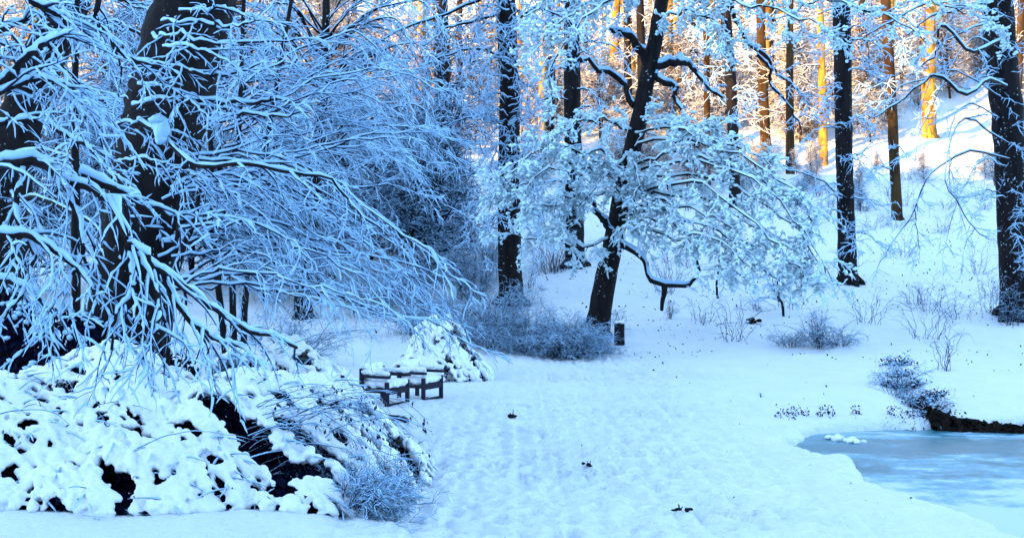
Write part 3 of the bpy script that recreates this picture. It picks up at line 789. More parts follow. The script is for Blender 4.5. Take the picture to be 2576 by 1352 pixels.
for k, (lab, xb, yb, xt, hw, Y, mt) in enumerate(lit):
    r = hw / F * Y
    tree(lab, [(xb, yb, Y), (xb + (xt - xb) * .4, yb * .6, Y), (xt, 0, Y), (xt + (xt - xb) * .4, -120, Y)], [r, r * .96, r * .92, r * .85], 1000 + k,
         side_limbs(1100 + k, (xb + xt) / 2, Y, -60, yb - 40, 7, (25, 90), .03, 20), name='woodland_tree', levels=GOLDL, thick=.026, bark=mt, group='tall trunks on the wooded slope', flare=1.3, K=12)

# ---- the snowy thicket of young trees on the slope: five kinds, copied
def young(seed, h, bark='brown_twig', snow='slope_snow', keep=.5, thick=.016):
    rr = np.random.default_rng(seed)
    o = bpy.data.objects.new('young_beech', None); COL.objects.link(o)
    K = 14
    base = np.array([0, 0, 0.]); p = np.zeros((3, K, 3)); 
    for s in range(3):
        a = rr.uniform(0, 6.28); lean = rr.uniform(.05, .22)
        t = np.linspace(0, 1, K)
        p[s, :, 0] = math.cos(a) * lean * h * t ** 1.4; p[s, :, 1] = math.sin(a) * lean * h * t ** 1.4; p[s, :, 2] = t * h * rr.uniform(.7, 1) - .3
    r = np.tile(lin(.06, .015, K), (3, 1)); r[0] *= 1.5
    mb = MB(); tubes(mb, p, r, 6); mb.build('trunk', M['bark_plain'] if seed % 2 else M['brown'], o)
    tw, sn = MB(), MB()
    a1 = sprout(p, r, rr, 26, t0=.12, ang=(40, 80), length=(1.2, 3.0), taper=.5, droop=.15, flat=.2, wig=.3, K=8, rmin=.013)
    a2 = sprout(*a1, rr, 8, t0=.1, ang=(25, 60), length=(.5, 1.3), taper=.3, droop=.1, flat=.4, wig=.35, K=5, rmin=.011)
    a3 = sprout(*a2, rr, 4, t0=.1, ang=(30, 70), length=(.2, .6), taper=.3, droop=.1, flat=.3, wig=.4, K=3, rmin=.010)
    for a in (a1, a2, a3): tubes(tw, *a, 3); snow_on(sn, *a, rr, thick, 4, keep=keep)
    tw.build('twigs', M[bark], o); sn.build('snow_cover', M[snow], o)
    return o
protos = [young(1200 + k, 5.5 + k) for k in range(5)] + [young(1230 + k, 5 + k * 1.3, 'twig', 'shade_tinted_twig_snow', .6, .016) for k in range(4)]
used = [False] * 9
def place_young(x, y, s, rz, k, label, group):
    p = protos[k]
    if not used[k]:
        o = p; used[k] = True
    else:
        o = p.copy(); COL.objects.link(o)
        for ch in p.children:
            c = ch.copy(); COL.objects.link(c); c.parent = o
    o.location = (x, y, gz(x, y)); o.scale = (s, s, s); o.rotation_euler = (0, 0, rz)
    tag(o, label, 'young tree', group)
rr = np.random.default_rng(1300)
cnt = 0
while cnt < 270:
    Y = rr.uniform(60, 118)
    xp = rr.uniform(-150, 2720)
    small = Y < 74 and xp > 1850
    x = (xp - CW / 2) / F * Y
    place_young(x, Y, rr.uniform(.2, .38) if small else rr.uniform(.35, .7) if Y < 76 else rr.uniform(.5, 1.15), rr.uniform(0, 6.28), cnt % 5, 'snow-covered young tree in the twiggy thicket on the far slope', 'young trees in the thicket on the slope')
    cnt += 1
for k in range(20):
    Y = rr.uniform(34, 54); xp = rr.uniform(-60, 1240)
    if Y < 36: xp = rr.uniform(350, 1000)
    place_young((xp - CW / 2) / F * Y, Y, rr.uniform(.8, 1.5), rr.uniform(0, 6.28), 5 + k % 4, 'dark-twigged young tree in the tangle behind the hazel and hornbeam', 'dark young trees behind the hazel')
for k in range(5):
    Y = rr.uniform(56, 64); xp = rr.uniform(1280, 2560)
    place_young((xp - CW / 2) / F * Y, Y, rr.uniform(.22, .5), rr.uniform(0, 6.28), 5 + k % 4, 'small dark-twigged sapling on the open slope between the trunks', 'saplings on the open slope')
for k in range(12):
    Y = rr.uniform(50, 58); xp = rr.uniform(-80, 1000)
    place_young((xp - CW / 2) / F * Y, Y, rr.uniform(.5, .8), rr.uniform(0, 6.28), k % 5, 'snowy young tree at the foot of the slope behind the hazel and hornbeam', 'young trees at the foot of the slope')

# far woodland tall trees, along the crest and the left
def far_tree(seed, bark='gold', rad=.3):
    rr = np.random.default_rng(seed)
    o = bpy.data.objects.new('far_tree', None); COL.objects.link(o)
    K = 16; t = np.linspace(0, 1, K)
    p = np.stack([np.sin(t * 3 + seed) * .25, np.cos(t * 2 + seed) * .2, t * 22 - .5], 1)[None]; r = lin(rad, rad * .45, K)[None]
    mb = MB(); tubes(mb, p, r, 9, rng=rr, rough=.06); mb.build('trunk', M[bark], o)
    tw, sn = MB(), MB()
    a1 = sprout(p, r, rr, 34, t0=.12, ang=(55, 90), length=(1.2, 3.2), taper=.2, droop=.1, flat=.1, wig=.3, K=8, rmin=.012)
    a2 = sprout(*a1, rr, 8, t0=.15, ang=(25, 60), length=(.5, 1.5), taper=.3, droop=.1, flat=.4, wig=.35, K=5, rmin=.009)
    for a in (a1, a2): tubes(tw, *a, 3); snow_on(sn, *a, rr, .022, 4)
    tw.build('crown', M['brown_twig'], o); sn.build('snow_cover', M['slope_snow'], o)
    return o
fp = [far_tree(5, 'gold', .42), far_tree(6, 'brown', .34), far_tree(7, 'gold', .3), far_tree(8, 'bark_plain', .38)]
ft_lab = ['stout golden-barked woodland tree far up the hill', 'brown-barked woodland tree far up the hill', 'slim golden-barked woodland tree far up the hill', 'dark-barked woodland tree far up the hill']
rr = np.random.default_rng(1400)
for k in range(110):
    Y = rr.uniform(66, 140); xp = rr.uniform(-100, 2700); x = (xp - CW / 2) / F * Y
    if k < 4: o = fp[k]
    else:
        o = fp[k % 4].copy(); COL.objects.link(o)
        for ch in fp[k % 4].children:
            c = ch.copy(); COL.objects.link(c); c.parent = o
    o.location = (x, Y, gz(x, Y)); s = rr.uniform(.8, 1.25); o.scale = (s, s, s); o.rotation_euler = (rr.uniform(-.04, .04), rr.uniform(-.04, .04), rr.uniform(0, 6.28))
    tag(o, ft_lab[k % 4], 'tree', ['stout golden', 'brown', 'slim golden', 'dark'][k % 4] + ' woodland trees far up the hill')

# ---- fine grey thicket around the middle trunks
def bush(name, px, label, n, h, spread, seed, thick=.006, bark='twig', lv=None, cat='shrub', r=(.008, .002), group=None, snowm='shade_tinted_twig_snow', keep=1., lean=(0, 0)):
    rr = np.random.default_rng(seed)
    x0, Y = (px[0] - CW / 2) / F * px[1], px[1]
    z0 = gz(x0, Y)
    o = empty(name, (x0, Y, z0), label, cat, group)
    K = 12; t = np.linspace(0, 1, K)[None, :]
    a = rr.uniform(0, 6.28, n)[:, None]; q = (rr.random(n) ** .6)[:, None] * spread
    H = h * rr.uniform(.3, 1.15, n)[:, None] * (1 - .3 * (q / spread) ** 2) * (.65 + .7 * vnoise(np.cos(a) * 1.7 + 5, np.sin(a) * 1.7 + seed, 3))
    q = q * rr.uniform(.5, 1.25, (n, 1))
    br = rr.uniform(0, .35, n)[:, None] * spread
    px_ = np.cos(a) * (br + (q - br * .5) * t ** 1.3) + rr.normal(0, .02, (n, K)) * h + lean[0] * h * t ** 1.5
    py_ = np.sin(a) * (br + (q - br * .5) * t ** 1.3) + rr.normal(0, .02, (n, K)) * h
    pz_ = H * np.sin(t * 1.75) / .98 - .12
    P = np.stack([x0 + px_, Y + py_, z0 + pz_], -1); R = np.tile(lin(*r, K), (n, 1))
    tw, sn = MB(), MB()
    tubes(tw, P, R, 4); snow_on(sn, P, R, rr, thick, 4, vert=.2)
    cur = (P, R)
    for l in (lv or [dict(n=6, t0=.2, ang=(20, 55), length=(.2, .55), droop=.1, flat=.1, wig=.35, K=6), dict(n=5, t0=.2, ang=(25, 60), length=(.08, .28), droop=.1, flat=.1, wig=.4, K=4)]):
        cur = sprout(*cur, rr, rmin=.0025, **l)
        tubes(tw, *cur, 3); snow_on(sn, *cur, rr, thick, 4, keep=keep, vert=.3)
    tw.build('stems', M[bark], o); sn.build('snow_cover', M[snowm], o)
    return o, cur
BL = [dict(n=9, t0=.15, ang=(20, 60), length=(.3, .8), droop=.15, flat=.1, wig=.35, K=6), dict(n=7, t0=.1, ang=(25, 65), length=(.12, .4), droop=.12, flat=.1, wig=.45, K=4)]
for k, (x, Y, h, sp, n, lab) in enumerate([
    (1060, 33, 1.2, 1.5, 60, 'fine twiggy shrub dusted grey behind the snow shrub near the benches'),
    (1160, 32, 1.5, 1.6, 80, 'fine twiggy shrub left of the middle trunk base'),
    (1250, 31, 1.5, 1.6, 90, 'dense twiggy shrub right in front of the middle trunk base'),
    (1340, 30, 1.15, 1.4, 85, 'low dense twiggy shrub between the middle trunk and the leaning tree'),
    (1420, 29.5, 1.05, 1.2, 80, 'low twiggy shrub left of the leaning tree base'),
    (1478, 30.5, .8, .8, 60, 'small twiggy shrub hugging the leaning tree base'),
    (1010, 38, 1.6, 1.8, 70, 'frosted shrub on the rise left of the middle trunk'),
    (1180, 39, 1.9, 2.0, 80, 'tall frosted shrub on the rise just left of the middle trunk'),
    (1100, 43, 1.6, 2.2, 60, 'frosted shrub higher on the rise below the far bank trunk'),
    (930, 36, 1.5, 1.8, 50, 'frosted shrub on the rise at the tips of the hazel rods'),
    (700, 26, 1.3, 1.8, 60, 'frosted shrub behind the hazel beside the slender tree')]):
    bush('twiggy_shrub', (x, Y), lab, n, h, sp, 1500 + k, .0045, lv=BL, group='fine twiggy shrubs around the middle trunks', keep=.55, lean=(.1, 0))

# frosted shrubs and bare saplings on the right
bush('bare_shrub', (2062, 31), 'upright multi-stemmed bare shrub on open snow right of the frothy crown', 22, 1.15, .55, 1601, .005, keep=.5)
bush('bare_shrub', (1985, 31.5), 'low frosted brush left of the upright multi-stemmed shrub', 26, .5, .9, 1602, .004, keep=.5)
bush('bare_shrub', (2120, 31), 'low frosted brush right of the upright multi-stemmed shrub', 26, .5, .9, 1603, .004, keep=.5)
bush('bare_shrub', (2260, 23), 'low frosted brush beside the ditch above the pond corner', 18, .6, .6, 1604, .005, keep=.5)
bush('bare_shrub', (2375, 25), 'vase-shaped bare shrub with long thin rods above the dark bank', 13, 1.35, .55, 1605, .003, keep=.3, lv=[dict(n=4, t0=.3, ang=(15, 35), length=(.2, .6), droop=0, flat=.1, wig=.2, K=6)])
bush('bare_shrub', (2540, 35), 'tangled bare shrub at the foot of the massive right trunk', 22, 1.4, .8, 1606, .004, keep=.5)
bush('bare_shrub', (2490, 37), 'thin-stemmed bare shrub left of the massive right trunk', 14, 2.2, .9, 1607, .004, keep=.4)
bush('bare_shrub', (2330, 37), 'wispy bare shrub on the open slope, dotted with dead leaves', 14, 1.2, 1.6, 1608, .003, keep=.4)
bush('bare_shrub', (1560, 34), 'sprig of thin stems rising behind the snow-capped stump', 8, .75, .3, 1609, .003, keep=.3)
bush('bare_shrub', (1685, 35.5), 'small sprig below the elbowed limb', 8, .7, .22, 1610, .003, keep=.3)
bush('bare_shrub', (1910, 20.2), 'tiny frosted sprig on the open snow above the pond tip', 10, .2, .2, 1611, .003, keep=.5, lv=[dict(n=3, ang=(20, 50), length=(.04, .12), K=4)])
bush('grass_tuft', (1386, 18.8), 'tiny dry grass tuft on the path right of the benches', 9, .12, .16, 1612, .002, keep=.2, cat='grass tuft', lv=[dict(n=2, ang=(20, 50), length=(.03, .08), K=4)])

rr = np.random.default_rng(1650)
for k in range(62):
    Y = rr.uniform(31, 58) if k < 30 else rr.uniform(42, 66); xp = rr.uniform(1650, 2620) if k < 24 or k > 30 else rr.uniform(1120, 1420)
    bush('bare_shrub', (xp, Y), 'wispy bare undergrowth shrub on the snowy slope', 14, rr.uniform(.6, 1.7), rr.uniform(.6, 1.6), 2660 + k, .004, keep=.3, group='wispy undergrowth on the slope', lv=[dict(n=6, t0=.2, ang=(20, 50), length=(.15, .5), droop=.1, flat=.1, wig=.3, K=5)])
for k, (xp, Y) in enumerate([(1180, 50), (1225, 47), (1390, 45), (1150, 54)]):
    bush('dry_stems', (xp, Y), ['stand of thin upright dry stems left of the middle trunk, on the rise', 'stand of thin upright dry stems closest to the middle trunk', 'stand of thin upright dry stems right of the middle trunk', 'highest stand of thin upright dry stems below the far bank trunk'][k], 70, 2.0, 1.6, 1690 + k, .003, keep=.2, cat='dry stems', lv=[dict(n=2, t0=.4, ang=(10, 30), length=(.1, .3), K=4)])

# ---- snow-buried shrubs: snow pads over arched boughs, melted together
def leaf_quads(mb, C, size, rr, down=.3):
    n = len(C)
    a = nrm(rr.normal(0, 1, (n, 3)) + [0, 0, -down]); b = nrm(np.cross(a, rr.normal(0, 1, (n, 3))))
    s = size * rr.uniform(.6, 1.3, (n, 1))
    c = np.cross(a, b)
    v = np.stack([C, C + a * s * .5 + b * s * .28 + c * s * .06, C + a * s, C + a * s * .5 - b * s * .28 + c * s * .06], 1).reshape(-1, 3)
    i = np.arange(n)[:, None] * 4
    mb.add(v, np.concatenate([i, i + 1, i + 2, i + 3], 1))

def remeshed(mb, name, voxel, matl, parent, smooth=3, rough=.014):
    o = mb.build(name, matl, parent)
    md = o.modifiers.new('remesh', 'REMESH'); md.mode = 'VOXEL'; md.voxel_size = voxel; md.use_smooth_shade = True
    ms = o.modifiers.new('smooth', 'SMOOTH'); ms.factor = .5; ms.iterations = smooth
    dg = bpy.context.evaluated_depsgraph_get()
    me = bpy.data.meshes.new_from_object(o.evaluated_get(dg))
    o.modifiers.clear(); old = o.data; o.data = me; me.name = name
    if not me.materials: me.materials.append(matl)
    bpy.data.meshes.remove(old)
    n = len(me.vertices); v = np.empty(n * 3, np.float32); me.vertices.foreach_get('co', v); v = v.reshape(-1, 3)
    nn_ = np.empty(n * 3, np.float32); me.vertices.foreach_get('normal', nn_); nn_ = nn_.reshape(-1, 3)
    q = (vnoise(v[:, 0] / .07 + v[:, 2] * 9, v[:, 1] / .07 - v[:, 2] * 7, 5) - .5) * 1.3 + (vnoise(v[:, 0] / .028 + v[:, 2] * 21, v[:, 1] / .028 + v[:, 2] * 17, 6) - .5) * .7
    v = v + nn_ * (q * rough * 2)[:, None].astype(np.float32)
    me.vertices.foreach_set('co', v.astype(np.float32).ravel()); me.update()
    return o

def boughs(hfun, x0, x1, y0, y1, n, rr, step=.05, length=(.4, 1.2), width=(.05, .1), hole=.5, hu=.55, hv=.17, seed=5, flow=(.75, -.55), grad=.35):
    """snow laid along drooping boughs over the height field hfun; returns centres and radii"""
    X0, Y0 = rr.uniform(x0, x1, n), rr.uniform(y0, y1, n)
    C, Rr = [], []
    for x, y in zip(X0, Y0):
        if hfun(x, y) <= 0.02: continue
        L = rr.uniform(*length); w = rr.uniform(*width); ns = int(L / step); a = rr.normal(0, .4)
        e = .1
        g1, g2 = (hfun(x + e, y) - hfun(x - e, y)) / (2 * e), (hfun(x, y + e) - hfun(x, y - e)) / (2 * e)
        d = np.array([-g1 * grad + flow[0], -g2 * grad + flow[1]]); d /= max(np.linalg.norm(d), 1e-6)
        d = np.array([d[0] * math.cos(a) - d[1] * math.sin(a), d[0] * math.sin(a) + d[1] * math.cos(a)])
        lift = rr.uniform(.0, .07)
        for q in range(ns):
            h = hfun(x, y)
            if h < 0.0: break
            u, v = x * .81 - y * .59, x * .59 + y * .81
            hl = float(vnoise(np.array([v / hv + 3]), np.array([u / hu]), seed)[0]) * .6 + float(vnoise(np.array([v / hv * .45 + 3]), np.array([u / hu * .5]), seed + 1)[0]) * .4
            if hl > hole:
                t = q / max(ns, 1)
                C.append((x, y, h + lift * math.sin(t * 3))); Rr.append(w * (1.1 - .55 * t) * rr.uniform(.7, 1.35))
                hb = hfun(x + d[0] * .06, y + d[1] * .06)
                if h - hb > .05 and rr.random() < .6: C.append((x + d[0] * .02, y + d[1] * .02, h - .05)); Rr.append(w * .75)
            x += d[0] * step + rr.normal(0, .008); y += d[1] * step
    C = np.array(C); C[:, 2] += ground(C[:, 0], C[:, 1])
    return C, np.array(Rr)

def pads(mb, C, R, rr, squash=.72):
    vs, fs = ICO[2]
    N, nv = len(C), len(vs)
    v = vs[None] * R[:, None, None] * np.array([1, 1, squash]) * rr.uniform(.85, 1.2, (N, 1, 3)) + C[:, None, :]
    f = (fs[None] + (np.arange(N) * nv)[:, None, None]).reshape(-1, 3)
    mb.add(v.reshape(-1, 3), t=f)

def mound(cx, cy, rx, ry, h, p=1.0, rot=0):
    c, s = math.cos(rot), math.sin(rot)
    def f(x, y):
        u = ((x - cx) * c + (y - cy) * s) / rx; v = (-(x - cx) * s + (y - cy) * c) / ry
        q = 1 - u * u - v * v
        return h * max(q, 0) ** p if q > 0 else -1
    return f
def union(*fs):
    return lambda x, y: max(f(x, y) for f in fs)
_b = lambda x, y, z=.2: WZ(x, y, z)
_hf = union(mound(-5.0, 12.7, 3.0, 2.6, 1.38, 1.1), mound(-2.9, 12.7, 2.0, 2.3, 1.25, 1.1), mound(-3.9, 11.5, 2.2, 1.45, .80, 1.0), mound(-2.0, 11.8, .95, 1.6, .66, 1.1), mound(-3.2, 14.6, 1.7, 1.6, 1.45, 1.0), mound(-5.9, 11.6, 1.8, 1.4, .85, 1.0))
def hf(x, y):
    h = _hf(x, y)
    if h <= 0: return h
    u, v = (x * .62 - y * .78), (x * .78 + y * .62)          # u runs down the boughs, v across them
    n = vnoise(np.array([v / .34 + 9.0]), np.array([u / 1.1]), 15)[0]; m = vnoise(np.array([v / .15]), np.array([u / .42]), 16)[0]
    return h * (.80 + .30 * n) + .10 * m - .05
rr = np.random.default_rng(1700)
sb = empty('snow_laden_shrub', (-3.6, 11.2, gz(-3.6, 11.2)), 'large leafy shrub buried in thick lumpy snow filling the lower left corner', 'shrub')
C, Rr = boughs(hf, -7.8, -1.1, 9.6, 16, 3200, rr, hole=.36, hu=.42, hv=.13, width=(.024, .058), length=(.25, .8), step=.035)
keep = C[:, 1] > 7; C, Rr = C[keep], Rr[keep]
mb = MB(); pads(mb, C, Rr, rr)
remeshed(mb, 'snow_cover', .016, M['snow'], sb, 1)
# leaves and boughs under the snow
lf = MB()
n = 50000
xs, ys = rr.uniform(-7.9, -1.1, n), rr.uniform(8.8, 15.6, n)
hh = np.array([hf(a, b_) for a, b_ in zip(xs, ys)])
ok = hh > .10; xs, ys, hh = xs[ok], ys[ok], hh[ok]
zz = ground(xs, ys) + hh * (1 - .9 * rr.random(len(xs))) - .09
leaf_quads(lf, np.stack([xs, ys, zz], 1), .07, rr, 1.8)
k = rr.integers(0, len(xs), 9000); leaf_quads(lf, np.stack([xs[k], ys[k], ground(xs[k], ys[k]) + hh[k] * rr.uniform(0, .55, 9000)], 1), .16, rr, .5)
lf.build('leaves', M['evergreen'], sb)
# upper drift: twiggy branch ends poking out
tw, sn = MB(), MB()
k = rr.integers(0, len(C), 900); p0 = C[k] + [0, 0, -.02]
d = nrm(rr.normal(0, 1, (900, 3)) * [.8, .6, .3] + [.5, -.6, .0]); L = rr.uniform(.12, .45, 900)
K = 6; t = np.linspace(0, 1, K)[None, :, None]
P = p0[:, None] + d[:, None] * t * L[:, None, None] + np.array([0, 0, -1]) * (t ** 2) * .08
R = np.tile(lin(.005, .002, K), (900, 1)); tubes(tw, P, R, 4); snow_on(sn, P, R, rr, .010, 5, keep=.8)
tw.build('twigs', M['twig'], sb); sn.build('shade_tinted_twig_snow', M['shade_tinted_twig_snow'], sb)

# dark evergreen understorey behind it
rr = np.random.default_rng(1710)
ev = empty('evergreen_shrub', (-6.6, 15.5, gz(-6.6, 15.5)), 'dark evergreen thicket in the gloom behind the hanging snowy boughs on the left', 'shrub')
hf2 = union(mound(-6.9, 15.3, 2.6, 1.4, 1.9, .5), mound(-5.4, 15.0, 1.5, 1.1, 1.45, .5), mound(-8.4, 16, 2, 1.2, 2.6, .5))
n = 26000; xs, ys = rr.uniform(-10.4, -3.6, n), rr.uniform(13.8, 17, n)
hh = np.array([hf2(a, b_) for a, b_ in zip(xs, ys)]); ok = hh > .05; xs, ys, hh = xs[ok], ys[ok], hh[ok]
zz = ground(xs, ys) + hh * rr.random(len(xs)) ** .5
lf = MB(); leaf_quads(lf, np.stack([xs, ys, zz], 1), .11, rr, .8); lf.build('leaves', M['evergreen'], ev)
st = MB(); ns = 60; K = 8; t = np.linspace(0, 1, K)[None, :]
bx_, by_ = rr.uniform(-9, -4.5, (ns, 1)), rr.uniform(14.6, 15.8, (ns, 1))
P = np.stack([bx_ + rr.normal(0, .5, (ns, 1)) * t, by_ + rr.normal(0, .3, (ns, 1)) * t, t * 1.5 + 0 * bx_], -1); P[..., 2] += gz(-6.5, 15.3) - .2
tubes(st, P, np.tile(lin(.03, .008, K), (ns, 1)), 5); st.build('stems', M['bark_plain'], ev)
n = 300; k = rr.integers(0, len(xs), n); sn = MB()
top = np.stack([xs[k], ys[k], ground(xs[k], ys[k]) + hh[k] + .0], 1); blobs(sn, top, .05, rr, 1, .6); sn.build('snow_cover', M['shade_tinted_twig_snow'], ev)

# snow-covered shrub behind the benches
_hf3 = union(mound(-1.62, 24.3, .72, .8, 1.25, .45), mound(-1.55, 24.1, 1.15, 1.2, .75, .8), mound(-1.05, 23.8, .6, .7, .5, .8), mound(-.85, 23.5, .35, .4, .32, .7))
def hf3(x, y):
    h = _hf3(x, y)
    return h if h <= 0 else h * (.85 + .3 * vnoise(np.array([x / .16]), np.array([y / .3]), 17)[0])
rr = np.random.default_rng(1720)
s3 = empty('snow_laden_shrub', (-1.6, 24.2, gz(-1.6, 24.2)), 'small peaked shrub capped with snow standing behind the benches', 'shrub')
C, Rr = boughs(hf3, -2.9, -.4, 22.6, 25.6, 700, rr, hole=.33, length=(.2, .5), width=(.03, .06), seed=7, step=.04)
mb = MB(); pads(mb, C, Rr, rr); remeshed(mb, 'snow_cover', .018, M['snow'], s3, 2)
n = 5000; xs, ys = rr.uniform(-2.9, -.4, n), rr.uniform(22.6, 25.6, n)
hh = np.array([hf3(a, b_) for a, b_ in zip(xs, ys)]); ok = hh > .05; xs, ys, hh = xs[ok], ys[ok], hh[ok]
lf = MB(); leaf_quads(lf, np.stack([xs, ys, ground(xs, ys) + hh * (1 - .3 * rr.random(len(xs))) - .03], 1), .07, rr); lf.build('leaves', M['evergreen'], s3)

# arching twigs with dead leaves in front of the benches
rr = np.random.default_rng(1730)
pr = empty('leafy_twig_shrub', (-2.2, 12.6, gz(-2.2, 12.6)), 'loose shrub of thin arching twigs with small dead leaves, before the benches', 'shrub')
arcs = []
for k in range(84):
    x0, y0 = rr.uniform(600, 840), rr.uniform(1010, 1240)
    ln = rr.uniform(120, 300); an = rr.uniform(-.35, .75)
    ex = min(x0 + ln * math.cos(an), 1080 - (1240 - min(y0, 1200)) * .05); ey = y0 + ln * math.sin(an) * .9
    Y0 = rr.uniform(11.2, 12.8)
    arcs.append([(x0, y0, Y0), (x0 + (ex - x0) * .35, y0 + (ey - y0) * .1 - 30, Y0), (x0 + (ex - x0) * .75, y0 + (ey - y0) * .5 - 24, Y0 + .1), (ex, ey + 12, Y0 + .2)])
arcs += [[(345, 1128, 10.4), (420, 1095, 10.6), (500, 1086, 10.8), (570, 1092, 11), (650, 1108, 11)], [(700, 1060, 12), (790, 1010, 12), (880, 975, 12.2), (945, 968, 12.2)], [(830, 1020, 12), (900, 1000, 12), (990, 1010, 12), (1050, 1060, 12), (1085, 1085, 12)], [(0, 1040, 9.4), (60, 1030, 9.4), (130, 1035, 9.4), (175, 1065, 9.4)], [(690, 880, 13), (790, 845, 13), (880, 832, 13), (945, 828, 13)]]
Ps = np.array([limb(a, 16, rr, .012) for a in arcs]); Rs = np.tile(lin(.004, .0018, 16), (len(arcs), 1))
tw, sn, lf = MB(), MB(), MB(); tubes(tw, Ps, Rs, 4); snow_on(sn, Ps, Rs, rr, .0045, 4, keep=.7)
a1 = sprout(Ps[:-5], Rs[:-5], rr, 6, t0=.2, ang=(15, 50), length=(.15, .45), droop=.3, flat=.3, wig=.2, K=6, rmin=.0018)
a2 = sprout(*a1, rr, 3, t0=.3, ang=(20, 55), length=(.06, .2), droop=.3, flat=.3, wig=.2, K=4, rmin=.0016)
for a in (a1, a2): tubes(tw, *a, 3); snow_on(sn, *a, rr, .004, 4, keep=.7)
tips = np.concatenate([a1[0][rr.random(len(a1[0])) < .3][:, -1], a2[0][rr.random(len(a2[0])) < .10][:, -1], Ps[:, -1]])
leaf_quads(lf, tips, .055, rr, 2.2); leaf_quads(lf, tips[::2] + [0, 0, -.01], .045, rr, 2)
tw.build('twigs', M['twig'], pr); sn.build('snow_cover', M['shade_tinted_twig_snow'], pr); lf.build('dead_leaves', M['leaf'], pr)
# feathery fringe at the shrub's right foot
bush('bare_shrub', (930, 11.4), 'feathery spray of fine frosted twigs at the right foot of the big snow-buried shrub', 34, .5, .6, 1740, .004, keep=.6, lean=(.3, 0))
bush('bare_shrub', (880, 10.6), 'low dark twigs poking out at the lower right corner of the snow-buried shrub', 46, .42, .42, 1741, .005, keep=.8, lean=(.5, 0))

# ---- benches
def bench(label, c, rz, w=1.05, seed=0):
    rr = np.random.default_rng(seed)
    z = gz(c[0], c[1]) - .10
    o = empty('garden_chair', (c[0], c[1], z), label, 'chair', 'garden chairs beside the path')
    ca, sa = math.cos(rz), math.sin(rz)
    X_, Y_, Z_ = np.array([ca, sa, 0.]), np.array([-sa, ca, 0.]), np.array([0, 0, 1.])
    O = np.array([c[0], c[1], z])
    def at(x, y, zz): return O + X_ * x + Y_ * y + Z_ * zz
    def bx(name, pts, m, parent=o, bev=.008):
        mb = MB()
        for (x, y, zz, a, b_, d_) in pts: mb.box(at(x, y, zz), X_, Y_, Z_, (a, b_, d_))
        q = mb.build(name, m, parent, smooth=False)
        bv = q.modifiers.new('bevel', 'BEVEL'); bv.width = bev; bv.segments = 2
        return q
    hw = w / 2
    for s in (-1, 1):   # end frame: two legs, foot rail, arm rest
        e = bx('end_frame', [(s * hw, -.27, .23, .065, .065, .54), (s * hw, .27, .34, .065, .065, .76), (s * hw, 0, .045, .07, .46, .07), (s * hw, 0, .34, .05, .46, .06)], M['wood'])
        bx('armrest', [(s * hw, -.02, .585, .10, .60, .045)], M['wood'])
    bx('seat', [(0, -.25 + k * .105, .385, w - .08, .09, .035) for k in range(5)], M['wood'])
    bx('apron', [(0, -.29, .33, w - .08, .03, .09), (0, -.27, .10, w - .08, .04, .05)], M['wood'])
    bx('backrest', [(0, .275, .44 + k * .095, w - .08, .03, .07) for k in range(3)], M['dusted_wood'])
    # snow lying on it
    mb = MB(); C = []; R = []
    for k in range(320): C.append(at(rr.uniform(-hw + .06, hw - .06), rr.uniform(-.25, .20), .43 + rr.uniform(0, .045))); R.append(rr.uniform(.05, .085))
    for k in range(60): C.append(at(rr.uniform(-hw + .04, hw - .04), .27, .74 + rr.uniform(-.01, .03))); R.append(rr.uniform(.035, .055))
    for k in range(110): C.append(at(rr.uniform(-hw + .08, hw - .08), .22 + rr.uniform(0, .03), rr.uniform(.48, .72))); R.append(rr.uniform(.04, .065))
    for s in (-1, 1):
        for k in range(46): C.append(at(s * hw + rr.uniform(-.015, .015), rr.uniform(-.30, .26), .64 + rr.uniform(0, .04))); R.append(rr.uniform(.035, .05))
    pads(mb, np.array(C), np.array(R), rr, .8)
    remeshed(mb, 'snow_cover', .014, M['snow'], o, 2, .006)
    return o
x, y = WZ(966, 1020, 0); bench('nearer low garden chair, dark timber under a thick pad of snow, seen past arching twigs', (x, y + .1), math.radians(61), .62, 1)
x, y = WZ(1056, 1000, 0); bench('farther low garden chair by the path, dark square end frame open to the right', (x, y + .1), math.radians(61), .60, 2)
# dark log lying before the nearer bench
lg = MB(); p = np.array([[*WZ(958, 1040, .05), .06], [*WZ(1000, 1048, .05), .07], [*WZ(1032, 1052, .05), .06]]); p[:, 1] -= .3
tubes(lg, spline(p, 8)[None], np.array([[.03, .05, .055, .05, .055, .05, .05, .02]]), 8, rng=rr, rough=.15)
lo = lg.build('log', M['wood'], None, p[1]); tag(lo, 'short dark log half buried in snow before the nearer bench', 'log')

# ---- snow-capped stump
x, y = WZ(1558, 890, gz((1558 - 1288) / F * 30, 30)); z = gz(x, y)
so = empty('stump', (x, y, z), 'short square-cut dark stump post with a cap of snow right of the leaning tree', 'stump')
rr = np.random.default_rng(1800)
P = np.array([[x, y, z - .2], [x, y, z + .2], [x + .005, y, z + .45], [x + .005, y, z + .60], [x + .005, y, z + .605]]); mb = MB(); tubes(mb, P[None], np.array([[.17, .155, .15, .15, .01]]), 14, rng=rr, rough=.05); mb.build('post', M['bark'], so, smooth=False)
mb = MB(); C = np.array([[x + rr.uniform(-.09, .09), y + rr.uniform(-.09, .09), z + .62 + rr.uniform(0, .03)] for _ in range(40)]); pads(mb, C, np.full(40, .055), rr, .8); remeshed(mb, 'snow_cover', .015, M['snow'], so, 2)

